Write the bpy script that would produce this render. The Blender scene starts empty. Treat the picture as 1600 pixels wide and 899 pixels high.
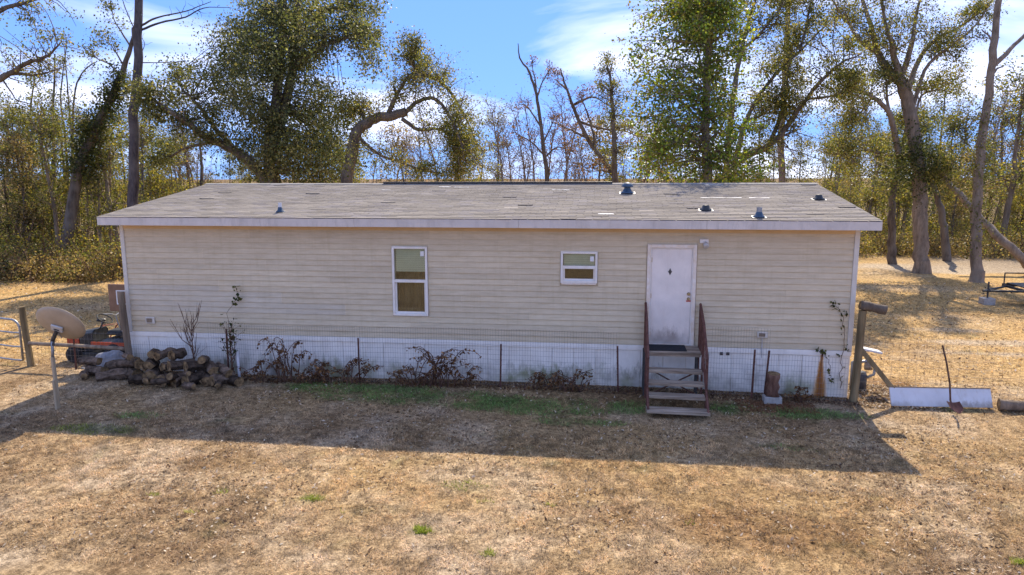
import bpy, math, random
import numpy as np
from mathutils import Vector, Matrix, Quaternion

# ------------------------------------------------------------------ camera, sky, sun, exposure
SC = bpy.context.scene
COL = SC.collection
W, H = 1600.0, 899.0
F = 1110.96
CAM = np.array([2.7371, -13.7824, 4.2026])
YAW, PITCH, ROLL = -0.1301, 0.1561, -0.0024
_c, _s = math.cos(YAW), math.sin(YAW)
FWD = np.array([_s*math.cos(PITCH), _c*math.cos(PITCH), -math.sin(PITCH)])
_R = np.array([_c, -_s, 0.0]); _U = np.cross(_R, FWD)
RIGHT = _R*math.cos(ROLL) + _U*math.sin(ROLL)
UP = _U*math.cos(ROLL) - _R*math.sin(ROLL)
cam = bpy.data.cameras.new('camera'); cam_o = bpy.data.objects.new('camera', cam); COL.objects.link(cam_o)
cam.sensor_width = 36.0; cam.lens = F*36.0/W; cam.clip_end = 3000; cam.clip_start = 0.1
cam_o.matrix_world = Matrix(((RIGHT[0], UP[0], -FWD[0], CAM[0]), (RIGHT[1], UP[1], -FWD[1], CAM[1]),
                             (RIGHT[2], UP[2], -FWD[2], CAM[2]), (0, 0, 0, 1)))
SC.camera = cam_o

SUN_EL, SUN_AZ = math.radians(45.6), math.radians(7.1)
world = bpy.data.worlds.new('World'); SC.world = world; world.use_nodes = True
nt = world.node_tree; nt.nodes.clear()
w_out = nt.nodes.new('ShaderNodeOutputWorld'); w_bg = nt.nodes.new('ShaderNodeBackground')
sky = nt.nodes.new('ShaderNodeTexSky'); sky.sky_type = 'NISHITA'; sky.sun_disc = False
sky.sun_elevation = SUN_EL; sky.sun_rotation = SUN_AZ; sky.altitude = 50
sky.air_density = 0.8; sky.dust_density = 0.0; sky.ozone_density = 3.0
# the whole dome gets one even tone curve: flatter towards the horizon and a deeper blue, like the photograph's sky
gm = nt.nodes.new('ShaderNodeGamma'); gm.inputs[1].default_value = 0.30
hs = nt.nodes.new('ShaderNodeMix'); hs.data_type = 'RGBA'; hs.blend_type = 'MULTIPLY'; hs.inputs[0].default_value = 1.0
hs.inputs[7].default_value = (0.33, 0.58, 1.24, 1)
nt.links.new(sky.outputs[0], gm.inputs[0]); nt.links.new(gm.outputs[0], hs.inputs[6])
tc = nt.nodes.new('ShaderNodeTexCoord'); mp = nt.nodes.new('ShaderNodeMapping'); mp.inputs['Scale'].default_value = (0.8, 1.0, 4.2)
mp.inputs['Location'].default_value = (0.35, 0.1, 0.2)
nz = nt.nodes.new('ShaderNodeTexNoise'); nz.inputs['Scale'].default_value = 2.6; nz.inputs['Detail'].default_value = 9; nz.inputs['Roughness'].default_value = 0.52
nz.inputs['Distortion'].default_value = 0.5
rp = nt.nodes.new('ShaderNodeValToRGB'); rp.color_ramp.elements[0].position = 0.45; rp.color_ramp.elements[1].position = 0.78
rp.color_ramp.elements[0].color = (0, 0, 0, 1); rp.color_ramp.elements[1].color = (0.60, 0.60, 0.60, 1)
mx = nt.nodes.new('ShaderNodeMix'); mx.data_type = 'RGBA'
nt.links.new(tc.outputs['Generated'], mp.inputs[0]); nt.links.new(mp.outputs[0], nz.inputs['Vector']); nt.links.new(nz.outputs[0], rp.inputs[0])
nt.links.new(rp.outputs[0], mx.inputs[0]); nt.links.new(hs.outputs[2], mx.inputs[6]); mx.inputs[7].default_value = (5.0, 4.5, 4.1, 1)
nt.links.new(mx.outputs[2], w_bg.inputs[0]); nt.links.new(w_bg.outputs[0], w_out.inputs[0])
w_bg.inputs[1].default_value = 0.145

sun = bpy.data.lights.new('sun', 'SUN'); sun.energy = 2.0; sun.angle = math.radians(0.5); sun.color = (1.0, 0.89, 0.73)
sun_o = bpy.data.objects.new('sun', sun); COL.objects.link(sun_o)
SUN_DIR = Vector((math.sin(SUN_AZ)*math.cos(SUN_EL), math.cos(SUN_AZ)*math.cos(SUN_EL), math.sin(SUN_EL)))
sun_o.rotation_euler = (-SUN_DIR).to_track_quat('-Z', 'Y').to_euler(); sun_o.location = (0, 40, 60)

vs = SC.view_settings; vs.view_transform = 'Standard'; vs.look = 'None'; vs.gamma = 1.0; vs.use_curve_mapping = False
vs.exposure = 2.14
SC.render.resolution_x = 1024; SC.render.resolution_y = 575
SC.cycles.max_bounces = 6; SC.cycles.diffuse_bounces = 4; SC.cycles.transmission_bounces = 4; SC.cycles.transparent_max_bounces = 6

# ------------------------------------------------------------------ pixel helpers (a pixel gives a direction)
def ray(u, v): return FWD + RIGHT*(u - W/2)/F - UP*(v - H/2)/F
def P(u, v, D): return CAM + ray(u, v)*D                       # at forward depth D
def G(u, v, z=0.0):                                            # on the ground
    d = ray(u, v); return CAM + d*((z - CAM[2])/d[2])
def WL(u, v, y=0.0):                                           # on a wall plane
    d = ray(u, v); return CAM + d*((y - CAM[1])/d[1])
def px(D): return D/F                                          # metres per photo pixel at depth D

rng = np.random.default_rng(7)
random.seed(7)

# ------------------------------------------------------------------ value noise in numpy
def vnoise(x, y, scale, seed=0):
    r = np.random.default_rng(seed).random((256, 256))
    X = np.asarray(x)*scale + 1000.3; Y = np.asarray(y)*scale + 1000.7
    xi = np.floor(X).astype(int); yi = np.floor(Y).astype(int); fx = X-xi; fy = Y-yi
    fx = fx*fx*(3-2*fx); fy = fy*fy*(3-2*fy)
    a = r[xi % 256, yi % 256]; b = r[(xi+1) % 256, yi % 256]; c = r[xi % 256, (yi+1) % 256]; d = r[(xi+1) % 256, (yi+1) % 256]
    return (a*(1-fx)+b*fx)*(1-fy) + (c*(1-fx)+d*fx)*fy
def fbm(x, y, scale, seed=0, oct=4):
    t = 0; a = 0.5; n = 0
    for k in range(oct): t = t + a*vnoise(x, y, scale*2**k, seed+k); n += a; a *= 0.5
    return t/n
def hgt(x, y):
    x = np.asarray(x, float); y = np.asarray(y, float)
    h = 0.10*np.exp(-((x-1.0)/4.5)**2)*np.exp(-((y+0.25)/0.9)**2) + 0.05*np.exp(-((x+6.5)/2.0)**2)*np.exp(-((y+0.4)/0.8)**2)
    h = h + 0.05*(fbm(x, y, 0.35, 11, 2)-0.5) + 0.022*(fbm(x, y, 2.2, 15, 3)-0.5)
    return h*np.clip((60-np.hypot(x, y))/20, 0, 1)
def onG(x, y, dz=0): return np.array([x, y, float(hgt(x, y)) + dz])

# ------------------------------------------------------------------ materials
def new_mat(name):
    m = bpy.data.materials.new(name); m.use_nodes = True; n = m.node_tree; n.nodes.clear()
    out = n.nodes.new('ShaderNodeOutputMaterial'); return m, n, out
def principled(n, out, rough=0.7, spec=0.3, metal=0.0):
    b = n.nodes.new('ShaderNodeBsdfPrincipled'); b.inputs['Roughness'].default_value = rough
    b.inputs['Specular IOR Level'].default_value = spec; b.inputs['Metallic'].default_value = metal
    n.links.new(b.outputs[0], out.inputs[0]); return b
def noise(n, scale, detail=6, vec=None, rough=0.6, stretch=None):
    t = n.nodes.new('ShaderNodeTexNoise'); t.inputs['Scale'].default_value = scale; t.inputs['Detail'].default_value = detail
    t.inputs['Roughness'].default_value = rough
    c = n.nodes.new('ShaderNodeNewGeometry') if vec == 'world' else n.nodes.new('ShaderNodeTexCoord')
    s = c.outputs['Position'] if vec == 'world' else c.outputs['Object']
    if stretch:
        m = n.nodes.new('ShaderNodeMapping'); m.inputs['Scale'].default_value = stretch; n.links.new(s, m.inputs[0]); s = m.outputs[0]
    n.links.new(s, t.inputs['Vector']); return t
def ramp(n, src, stops):
    r = n.nodes.new('ShaderNodeValToRGB'); e = r.color_ramp.elements
    while len(e) < len(stops): e.new(0.5)
    for i, (p, c) in enumerate(stops): e[i].position = p; e[i].color = (*c, 1)
    n.links.new(src, r.inputs[0]); return r
def mixc(n, fac, a, b, blend='MIX'):
    m = n.nodes.new('ShaderNodeMix'); m.data_type = 'RGBA'; m.blend_type = blend
    for sock, val in ((m.inputs[0], fac), (m.inputs[6], a), (m.inputs[7], b)):
        if isinstance(val, (int, float)): sock.default_value = val
        elif isinstance(val, tuple): sock.default_value = (*val, 1)
        else: n.links.new(val, sock)
    return m.outputs[2]
def bump(n, b, src, strength=0.3, dist=0.01):
    k = n.nodes.new('ShaderNodeBump'); k.inputs['Strength'].default_value = strength; k.inputs['Distance'].default_value = dist
    n.links.new(src, k.inputs['Height']); n.links.new(k.outputs[0], b.inputs['Normal'])
def simple(name, c1, c2, scale=8, rough=0.7, spec=0.3, metal=0.0, bstr=0.2, bdist=0.005, stretch=None, detail=6, lo=0.35, hi=0.68, vec=None):
    m, n, o = new_mat(name); b = principled(n, o, rough, spec, metal)
    t = noise(n, scale, detail, vec, 0.6, stretch); r = ramp(n, t.outputs[0], [(lo, c1), (hi, c2)])
    n.links.new(r.outputs[0], b.inputs['Base Color'])
    if bstr: bump(n, b, t.outputs[0], bstr, bdist)
    return m
def attr_leaf(name, trans=0.4, rough=0.6, tint=(1.0, 0.95, 0.5)):
    m, n, o = new_mat(name)
    a = n.nodes.new('ShaderNodeAttribute'); a.attribute_name = 'Col'
    d = n.nodes.new('ShaderNodeBsdfPrincipled'); d.inputs['Roughness'].default_value = rough; d.inputs['Specular IOR Level'].default_value = 0.25
    t = n.nodes.new('ShaderNodeBsdfTranslucent'); x = n.nodes.new('ShaderNodeMixShader'); x.inputs[0].default_value = trans
    n.links.new(a.outputs['Color'], d.inputs['Base Color'])
    c = mixc(n, 1.0, a.outputs['Color'], tint, 'MULTIPLY'); n.links.new(c, t.inputs['Color'])
    n.links.new(d.outputs[0], x.inputs[1]); n.links.new(t.outputs[0], x.inputs[2]); n.links.new(x.outputs[0], o.inputs[0])
    return m
M = {}
M['leaf'] = attr_leaf('leaf', 0.5, 0.5, (1.15, 1.15, 0.6))
M['glossy_leaf'] = attr_leaf('glossy_leaf', 0.48, 0.35, (1.25, 1.25, 0.5))
M['blade'] = attr_leaf('dry_grass_blade', 0.35, 0.8, (1.0, 0.9, 0.7))
def bark_mat(name, a, b, sc=6):
    m, n, o = new_mat(name); p = principled(n, o, 0.9, 0.1)
    t = noise(n, sc, 8, 'world', 0.7, (1, 1, 0.25)); t2 = noise(n, 1.2, 4, 'world')
    r = ramp(n, t.outputs[0], [(0.34, a), (0.66, b)]); g = ramp(n, t2.outputs[0], [(0.45, (0.0, 0.0, 0.0)), (0.7, (1, 1, 1))])
    c = mixc(n, g.outputs[0], r.outputs[0], tuple(0.55*x + 0.45*y for x, y in zip(b, (0.16, 0.15, 0.13))))
    n.links.new(c, p.inputs['Base Color']); bump(n, p, t.outputs[0], 0.9, 0.04); return m
M['bark'] = bark_mat('oak_bark', (0.05, 0.037, 0.028), (0.20, 0.155, 0.115))
M['bark_grey'] = bark_mat('grey_bark', (0.10, 0.075, 0.055), (0.34, 0.26, 0.185))
M['bark_pine'] = bark_mat('pine_bark', (0.04, 0.035, 0.04), (0.14, 0.115, 0.105), 9)
def log_mat():
    m, n, o = new_mat('log_bark'); b = principled(n, o, 0.95, 0.1); t = noise(n, 10, 9, None, 0.7, (0.6, 1, 1)); oi = n.nodes.new('ShaderNodeObjectInfo')
    r = ramp(n, t.outputs[0], [(0.34, (0.03, 0.022, 0.017)), (0.66, (0.27, 0.20, 0.15))]); q = ramp(n, oi.outputs['Random'], [(0, (0.36, 0.35, 0.34)), (1, (1.15, 1.1, 1.05))])
    c = mixc(n, 1.0, r.outputs[0], q.outputs[0], 'MULTIPLY'); n.links.new(c, b.inputs['Base Color']); bump(n, b, t.outputs[0], 1.0, 0.05); return m
M['log_bark'] = log_mat()
M['log_bark_plain'] = simple('log_bark', (0.025, 0.018, 0.013), (0.19, 0.145, 0.105), 9, 0.95, 0.1, bstr=1.0, bdist=0.03, stretch=(0.4, 1, 1), detail=8)
M['log_end'] = simple('log_end_grain', (0.045, 0.028, 0.016), (0.34, 0.225, 0.115), 11, 0.9, 0.1, bstr=0.5, detail=8)

# ground: colour field carried by the mesh, broken up by fine noise
def ground_mat():
    m, n, o = new_mat('dry_lawn'); b = principled(n, o, 0.95, 0.05)
    a = n.nodes.new('ShaderNodeAttribute'); a.attribute_name = 'Col'
    t1 = noise(n, 38, 8, 'world', 0.75); t2 = noise(n, 6, 6, 'world', 0.65); t3 = noise(n, 130, 4, 'world', 0.7)
    r1 = ramp(n, t1.outputs[0], [(0.30, (0.42, 0.40, 0.38)), (0.52, (0.95, 0.95, 0.95)), (0.72, (1.45, 1.42, 1.36))])
    t4 = noise(n, 12, 5, 'world', 0.7); r2 = ramp(n, t2.outputs[0], [(0.33, (0.68, 0.66, 0.64)), (0.65, (1.2, 1.2, 1.18))]); r4 = ramp(n, t4.outputs[0], [(0.33, (0.5, 0.48, 0.46)), (0.62, (1.2, 1.2, 1.2))])
    r3 = ramp(n, t3.outputs[0], [(0.3, (0.6, 0.6, 0.6)), (0.7, (1.3, 1.3, 1.3))])
    c = mixc(n, 1.0, a.outputs['Color'], r1.outputs[0], 'MULTIPLY'); c = mixc(n, 1.0, c, r2.outputs[0], 'MULTIPLY'); c = mixc(n, 0.8, c, r3.outputs[0], 'MULTIPLY'); c = mixc(n, 0.8, c, r4.outputs[0], 'MULTIPLY')
    n.links.new(c, b.inputs['Base Color']); bump(n, b, t1.outputs[0], 1.0, 0.03); return m
M['ground'] = ground_mat()

def siding_mat(name, base, dirt):
    m, n, o = new_mat(name); b = principled(n, o, 0.55, 0.25)
    t = noise(n, 1.1, 6, 'world', 0.6, (0.35, 1, 1.6)); t2 = noise(n, 5, 8, 'world', 0.7, (0.5, 1, 2.5)); oi = n.nodes.new('ShaderNodeObjectInfo')
    t3 = noise(n, 26, 6, 'world', 0.7, (0.12, 1, 1)); t4 = noise(n, 9, 5, 'world', 0.65, (1.0, 1, 0.10))
    r = ramp(n, t.outputs[0], [(0.35, dirt), (0.62, base)]); r2 = ramp(n, t2.outputs[0], [(0.3, (0.88, 0.865, 0.82)), (0.66, (1.03, 1.03, 1.03))])
    r4 = ramp(n, t3.outputs[0], [(0.32, (0.90, 0.89, 0.87)), (0.62, (1.03, 1.03, 1.03))]); r5 = ramp(n, t4.outputs[0], [(0.28, (0.94, 0.93, 0.90)), (0.50, (1.01, 1.01, 1.01))])
    r3 = ramp(n, oi.outputs['Random'], [(0, (0.94, 0.94, 0.94)), (1, (1.05, 1.05, 1.04))])
    c = mixc(n, 1.0, r.outputs[0], r2.outputs[0], 'MULTIPLY'); c = mixc(n, 1.0, c, r3.outputs[0], 'MULTIPLY')
    c = mixc(n, 1.0, c, r4.outputs[0], 'MULTIPLY'); c = mixc(n, 1.0, c, r5.outputs[0], 'MULTIPLY')
    n.links.new(c, b.inputs['Base Color']); bump(n, b, t2.outputs[0], 0.06, 0.004); return m
M['siding'] = siding_mat('beige_vinyl_siding', (0.665, 0.57, 0.415), (0.595, 0.505, 0.365))
M['siding_pale'] = siding_mat('pale_vinyl_siding', (0.64, 0.57, 0.45), (0.58, 0.51, 0.40))
M['frieze'] = simple('tan_glow_frieze', (0.58, 0.40, 0.20), (0.66, 0.47, 0.26), 3, 0.6, bstr=0)  # tan trim, with the warm glow under the eave put into its orange colour
def dirty_white(name, base, dirt, streak=True, low=None, amt=0.6):
    m, n, o = new_mat(name); b = principled(n, o, 0.5, 0.3)
    t = noise(n, 7, 8, 'world', 0.7, (1, 1, 0.22 if streak else 1)); r = ramp(n, t.outputs[0], [(0.50, (0, 0, 0)), (0.78, (amt, amt, amt))])
    t2 = noise(n, 2.2, 6, 'world'); r2 = ramp(n, t2.outputs[0], [(0.35, tuple(x*0.86 for x in base)), (0.65, base)])
    c = mixc(n, r.outputs[0], r2.outputs[0], dirt)
    if low:   # splashed mud and algae rising from the ground in ragged tongues
        g = n.nodes.new('ShaderNodeNewGeometry'); sp = n.nodes.new('ShaderNodeSeparateXYZ'); n.links.new(g.outputs['Position'], sp.inputs[0])
        mr = n.nodes.new('ShaderNodeMapRange'); n.links.new(sp.outputs['Z'], mr.inputs[0])
        mr.inputs[1].default_value = low[0]; mr.inputs[2].default_value = low[1]; mr.inputs[3].default_value = 0.60; mr.inputs[4].default_value = -0.06
        t3 = noise(n, 7.5, 12, 'world', 0.8, (1, 1, 0.35)); ad = n.nodes.new('ShaderNodeMath'); ad.operation = 'ADD'
        n.links.new(t3.outputs[0], ad.inputs[0]); n.links.new(mr.outputs[0], ad.inputs[1])
        rr = ramp(n, ad.outputs[0], [(0.68, (0, 0, 0)), (0.90, (0.9, 0.9, 0.9))])
        t4 = noise(n, 1.3, 3, 'world'); dc = ramp(n, t4.outputs[0], [(0.42, low[2]), (0.6, low[3])])
        t5 = noise(n, 0.9, 4, 'world', 0.6); r5 = ramp(n, t5.outputs[0], [(0.40, (0.12, 0.12, 0.12)), (0.60, (1, 1, 1))]); rr = type('q', (), {'outputs': [mixc(n, 1.0, rr.outputs[0], r5.outputs[0], 'MULTIPLY')]})
        c = mixc(n, rr.outputs[0], c, dc.outputs[0])
        if len(low) > 4:   # rust run below a leaking pipe
            x0, zt, zb, w = low[4]
            def math_(op, a, bb):
                k = n.nodes.new('ShaderNodeMath'); k.operation = op
                for s_, v_ in ((k.inputs[0], a), (k.inputs[1], bb)):
                    if isinstance(v_, (int, float)): s_.default_value = v_
                    else: n.links.new(v_, s_)
                return k.outputs[0]
            wob = math_('MULTIPLY', math_('SUBTRACT', t3.outputs[0], 0.5), 0.16)
            dx = math_('ABSOLUTE', math_('ADD', math_('SUBTRACT', sp.outputs['X'], x0), wob), 0)
            wd = math_('ADD', math_('MULTIPLY', math_('SUBTRACT', zt, sp.outputs['Z']), w), 0.02)
            k = math_('SUBTRACT', 1.0, math_('DIVIDE', dx, wd)); k2 = math_('MULTIPLY', k, math_('LESS_THAN', sp.outputs['Z'], zt))
            rk = ramp(n, k2, [(0.0, (0, 0, 0)), (0.55, (0.97, 0.97, 0.97))]); ck = ramp(n, k2, [(0.2, (0.64, 0.28, 0.035)), (0.85, (0.24, 0.075, 0.010))])
            c = mixc(n, rk.outputs[0], c, ck.outputs[0])
    n.links.new(c, b.inputs['Base Color']); return m
M['skirt'] = dirty_white('white_skirting', (0.90, 0.86, 0.79), (0.55, 0.48, 0.40), True, (0.0, 0.80, (0.10, 0.085, 0.065), (0.24, 0.25, 0.12), (6.86, 0.87, 0.0, 0.17)), 0.4)
M['fascia'] = dirty_white('fascia_paint', (0.66, 0.60, 0.54), (0.30, 0.27, 0.24), True, None, 0.55)
M['trim'] = simple('white_trim', (0.74, 0.69, 0.62), (0.82, 0.79, 0.75), 6, 0.45, bstr=0)
M['corner'] = simple('corner_trim', (0.58, 0.54, 0.47), (0.66, 0.62, 0.55), 4, 0.5, bstr=0)
M['door'] = dirty_white('door_paint', (0.84, 0.77, 0.71), (0.62, 0.53, 0.46), True, (0.93, 1.50, (0.26, 0.20, 0.17), (0.36, 0.31, 0.27)), 0.4)
M['casing'] = simple('door_casing', (0.72, 0.60, 0.47), (0.82, 0.76, 0.70), 9, 0.5, bstr=0)
M['blind'] = simple('blind_slat', (0.78, 0.82, 0.74), (0.86, 0.88, 0.82), 5, 0.5, bstr=0)
M['curtain'] = simple('brown_curtain', (0.12, 0.08, 0.05), (0.24, 0.165, 0.105), 7, 0.95, bstr=0.3, stretch=(1, 1, 0.4))
M['room'] = simple('dark_room', (0.10, 0.095, 0.09), (0.15, 0.14, 0.135), 2, 0.9, bstr=0)
M['paper'] = simple('paper_sticker', (0.7, 0.7, 0.68), (0.8, 0.8, 0.78), 9, 0.8, bstr=0)
M['red_paper'] = simple('red_sticker', (0.55, 0.12, 0.1), (0.7, 0.3, 0.25), 30, 0.7, bstr=0)
def glass_mat():
    m, n, o = new_mat('window_glass'); t = n.nodes.new('ShaderNodeBsdfTransparent'); t.inputs[0].default_value = (0.90, 0.94, 0.88, 1)
    g = n.nodes.new('ShaderNodeBsdfGlossy'); g.inputs['Roughness'].default_value = 0.02
    f = n.nodes.new('ShaderNodeFresnel'); f.inputs[0].default_value = 1.55; a = n.nodes.new('ShaderNodeMath'); a.operation = 'MULTIPLY'; a.inputs[1].default_value = 1.3
    x = n.nodes.new('ShaderNodeMixShader'); n.links.new(f.outputs[0], a.inputs[0]); n.links.new(a.outputs[0], x.inputs[0])
    n.links.new(t.outputs[0], x.inputs[1]); n.links.new(g.outputs[0], x.inputs[2]); n.links.new(x.outputs[0], o.inputs[0]); return m
M['glass'] = glass_mat()
M['brass'] = simple('worn_brass', (0.35, 0.25, 0.12), (0.5, 0.38, 0.2), 20, 0.35, 0.5, 0.9, bstr=0)
M['dark_metal'] = simple('dark_metal', (0.04, 0.04, 0.045), (0.09, 0.085, 0.08), 12, 0.5, 0.4, 0.4, bstr=0.1)
M['galv'] = simple('galvanised_steel', (0.22, 0.23, 0.25), (0.36, 0.37, 0.38), 14, 0.45, 0.5, 0.6, bstr=0.1)
M['blue_flash'] = simple('blue_grey_flashing', (0.03, 0.06, 0.10), (0.06, 0.10, 0.15), 9, 0.5, bstr=0)
M['rust'] = simple('rusty_brown_paint', (0.075, 0.032, 0.024), (0.17, 0.075, 0.055), 11, 0.75, 0.25, bstr=0.25, detail=8)
M['wire'] = simple('rusted_wire', (0.13, 0.11, 0.10), (0.30, 0.27, 0.25), 9, 0.6, 0.4, 0.3, bstr=0)
M['tread'] = simple('weathered_plank', (0.16, 0.12, 0.085), (0.44, 0.355, 0.27), 14, 0.9, 0.1, bstr=0.7, bdist=0.006, stretch=(0.10, 1, 1), detail=8)
M['mat'] = simple('black_rubber_mat', (0.012, 0.013, 0.016), (0.035, 0.037, 0.042), 40, 0.9, 0.2, bstr=0.6)
M['post'] = simple('treated_post', (0.13, 0.095, 0.05), (0.30, 0.23, 0.13), 8, 0.9, 0.1, bstr=0.6, bdist=0.01, stretch=(1, 1, 0.12), detail=8)
M['post_grey'] = simple('grey_post', (0.14, 0.105, 0.075), (0.32, 0.25, 0.18), 8, 0.9, 0.1, bstr=0.6, bdist=0.01, stretch=(1, 1, 0.12), detail=8)
M['concrete'] = simple('concrete', (0.28, 0.26, 0.24), (0.42, 0.40, 0.37), 14, 0.95, 0.1, bstr=0.5)
M['white_panel'] = dirty_white('white_sheet', (0.66, 0.66, 0.68), (0.40, 0.35, 0.29), True, (-0.02, 0.22, (0.20, 0.15, 0.10), (0.28, 0.22, 0.15)), 0.6)
M['dish'] = simple('tan_dish_enamel', (0.36, 0.28, 0.19), (0.45, 0.355, 0.25), 3, 0.5, bstr=0)
M['dish_post'] = simple('sunworn_post', (0.36, 0.28, 0.18), (0.48, 0.39, 0.27), 10, 0.85, bstr=0.2, stretch=(1, 1, 0.2))
M['grey_plastic'] = simple('grey_plastic', (0.42, 0.41, 0.40), (0.55, 0.54, 0.52), 6, 0.5, bstr=0)
M['red'] = simple('red_orange_paint', (0.36, 0.05, 0.022), (0.5, 0.09, 0.04), 6, 0.4, 0.5, bstr=0)
M['black'] = simple('black_rubber', (0.012, 0.012, 0.013), (0.03, 0.03, 0.03), 12, 0.7, bstr=0.1)
M['black_paint'] = simple('black_paint', (0.014, 0.016, 0.018), (0.04, 0.045, 0.045), 9, 0.45, 0.4, bstr=0)
M['brown_board'] = simple('brown_board', (0.20, 0.115, 0.07), (0.27, 0.16, 0.10), 5, 0.6, bstr=0)
M['tarp'] = simple('grey_tarp', (0.20, 0.20, 0.21), (0.34, 0.34, 0.35), 5, 0.6, bstr=0.3)
M['stick'] = simple('dead_stem', (0.07, 0.036, 0.025), (0.19, 0.11, 0.075), 20, 0.9, 0.1, bstr=0)
def shingle_mat():
    m, n, o = new_mat('asphalt_shingle'); b = principled(n, o, 0.9, 0.12)
    a = n.nodes.new('ShaderNodeAttribute'); a.attribute_name = 'Col'
    t = noise(n, 90, 5, 'world', 0.8); t2 = noise(n, 1.3, 6, 'world', 0.65, (0.5, 1, 1))
    r = ramp(n, t.outputs[0], [(0.3, (0.72, 0.71, 0.70)), (0.7, (1.22, 1.21, 1.2))]); r2 = ramp(n, t2.outputs[0], [(0.32, (0.82, 0.80, 0.78)), (0.68, (1.12, 1.1, 1.07))])
    c = mixc(n, 1.0, a.outputs['Color'], r.outputs[0], 'MULTIPLY'); c = mixc(n, 1.0, c, r2.outputs[0], 'MULTIPLY')
    n.links.new(c, b.inputs['Base Color']); bump(n, b, t.outputs[0], 0.4, 0.004); return m
M['shingle'] = shingle_mat()

# ------------------------------------------------------------------ mesh builder
def nrm(v): v = np.asarray(v, float); return v/(np.linalg.norm(v)+1e-12)
class MB:
    def __init__(s): s.v = []; s.f = []; s.c = []; s.n = 0; s.mi = []
    def add(s, verts, faces, col=None, mi=0):
        verts = np.asarray(verts, float); s.v.append(verts)
        for f in faces: s.f.append(tuple(i + s.n for i in f)); s.mi.append(mi)
        s.c.append(np.tile(col if col is not None else (1, 1, 1), (len(verts), 1))); s.n += len(verts); return s
    def box(s, lo, hi, R=None, org=None, col=None, mi=0):
        lo = np.asarray(lo, float); hi = np.asarray(hi, float)
        v = np.array([[(lo, hi)[i][0], (lo, hi)[j][1], (lo, hi)[k][2]] for i in (0, 1) for j in (0, 1) for k in (0, 1)])
        if R is not None: v = v @ np.asarray(R).T
        if org is not None: v = v + np.asarray(org)
        return s.add(v, [(0, 1, 3, 2), (4, 6, 7, 5), (0, 4, 5, 1), (2, 3, 7, 6), (0, 2, 6, 4), (1, 5, 7, 3)], col, mi)
    def tube(s, pts, r0, r1=None, n=6, cap=True, radii=None, col=None, capmi=None, wob=0):
        pts = np.asarray(pts, float); k = len(pts); r1 = r0 if r1 is None else r1
        rad = np.linspace(r0, r1, k) if radii is None else np.asarray(radii, float)
        tg = np.gradient(pts, axis=0); tg = tg/(np.linalg.norm(tg, axis=1, keepdims=True)+1e-12)
        ref = np.array([0, 0, 1.0]) if abs(tg[0][2]) < 0.9 else np.array([1.0, 0, 0])
        a = np.linspace(0, 2*np.pi, n, endpoint=False); V = np.empty((k, n, 3)); u = nrm(np.cross(tg[0], ref))
        for i in range(k):
            u = u - tg[i]*np.dot(u, tg[i]); u = u/(np.linalg.norm(u)+1e-12); w = np.cross(tg[i], u)
            rr = rad[i]*(1 + (wob*(rng.random(n)-0.5) if wob else 0))
            V[i] = pts[i] + (np.cos(a)*rr)[:, None]*u + (np.sin(a)*rr)[:, None]*w
        F_ = []
        for i in range(k-1):
            for j in range(n):
                j2 = (j+1) % n; F_.append((i*n+j, i*n+j2, (i+1)*n+j2, (i+1)*n+j))
        s.add(V.reshape(-1, 3), F_, col)
        if cap:
            b = s.n - k*n; mi = 0 if capmi is None else capmi
            s.f.append(tuple(b+j for j in range(n-1, -1, -1))); s.mi.append(mi)
            s.f.append(tuple(b+(k-1)*n+j for j in range(n))); s.mi.append(mi)
        return s
    def lathe(s, prof, n=16, R=None, org=None, col=None):
        a = np.linspace(0, 2*np.pi, n, endpoint=False); V = []
        for r, z in prof: V += [(r*math.cos(t), r*math.sin(t), z) for t in a]
        V = np.array(V)
        if R is not None: V = V @ np.asarray(R).T
        if org is not None: V = V + np.asarray(org)
        F_ = [(i*n+j, i*n+(j+1) % n, (i+1)*n+(j+1) % n, (i+1)*n+j) for i in range(len(prof)-1) for j in range(n)]
        F_ += [tuple(range(n-1, -1, -1)), tuple((len(prof)-1)*n+j for j in range(n))]
        return s.add(V, F_, col)
    def build(s, name, mat, parent=None, smooth=False, loc=None, bevel=0, color=False):
        me = bpy.data.meshes.new(name); V = np.concatenate(s.v)
        if loc is not None: V = V - np.asarray(loc)
        me.from_pydata(V.tolist(), [], s.f)
        mats = mat if isinstance(mat, (list, tuple)) else [mat]
        for m in mats: me.materials.append(M[m])
        if len(mats) > 1: me.polygons.foreach_set('material_index', s.mi)
        if color: set_col(me, np.concatenate(s.c))
        if smooth: me.polygons.foreach_set('use_smooth', [True]*len(me.polygons))
        me.update(); o = bpy.data.objects.new(name, me); COL.objects.link(o)
        if loc is not None: o.location = loc
        if parent is not None:
            o.parent = parent
            if loc is None: o.matrix_parent_inverse = parent_mat(parent)
        if bevel:
            b = o.modifiers.new('bevel', 'BEVEL'); b.width = bevel; b.segments = 2; b.limit_method = 'ANGLE'
        return o
def parent_mat(p):
    m = Matrix.LocRotScale(p.location, p.rotation_euler, p.scale)
    if p.parent is not None: m = Matrix.LocRotScale(p.parent.location, p.parent.rotation_euler, p.parent.scale) @ p.matrix_parent_inverse @ m
    return m.inverted()
def set_col(me, c):
    a = me.color_attributes.new('Col', 'FLOAT_COLOR', 'POINT')
    a.data.foreach_set('color', np.concatenate([c, np.ones((len(c), 1))], 1).astype(np.float32).ravel())
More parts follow.
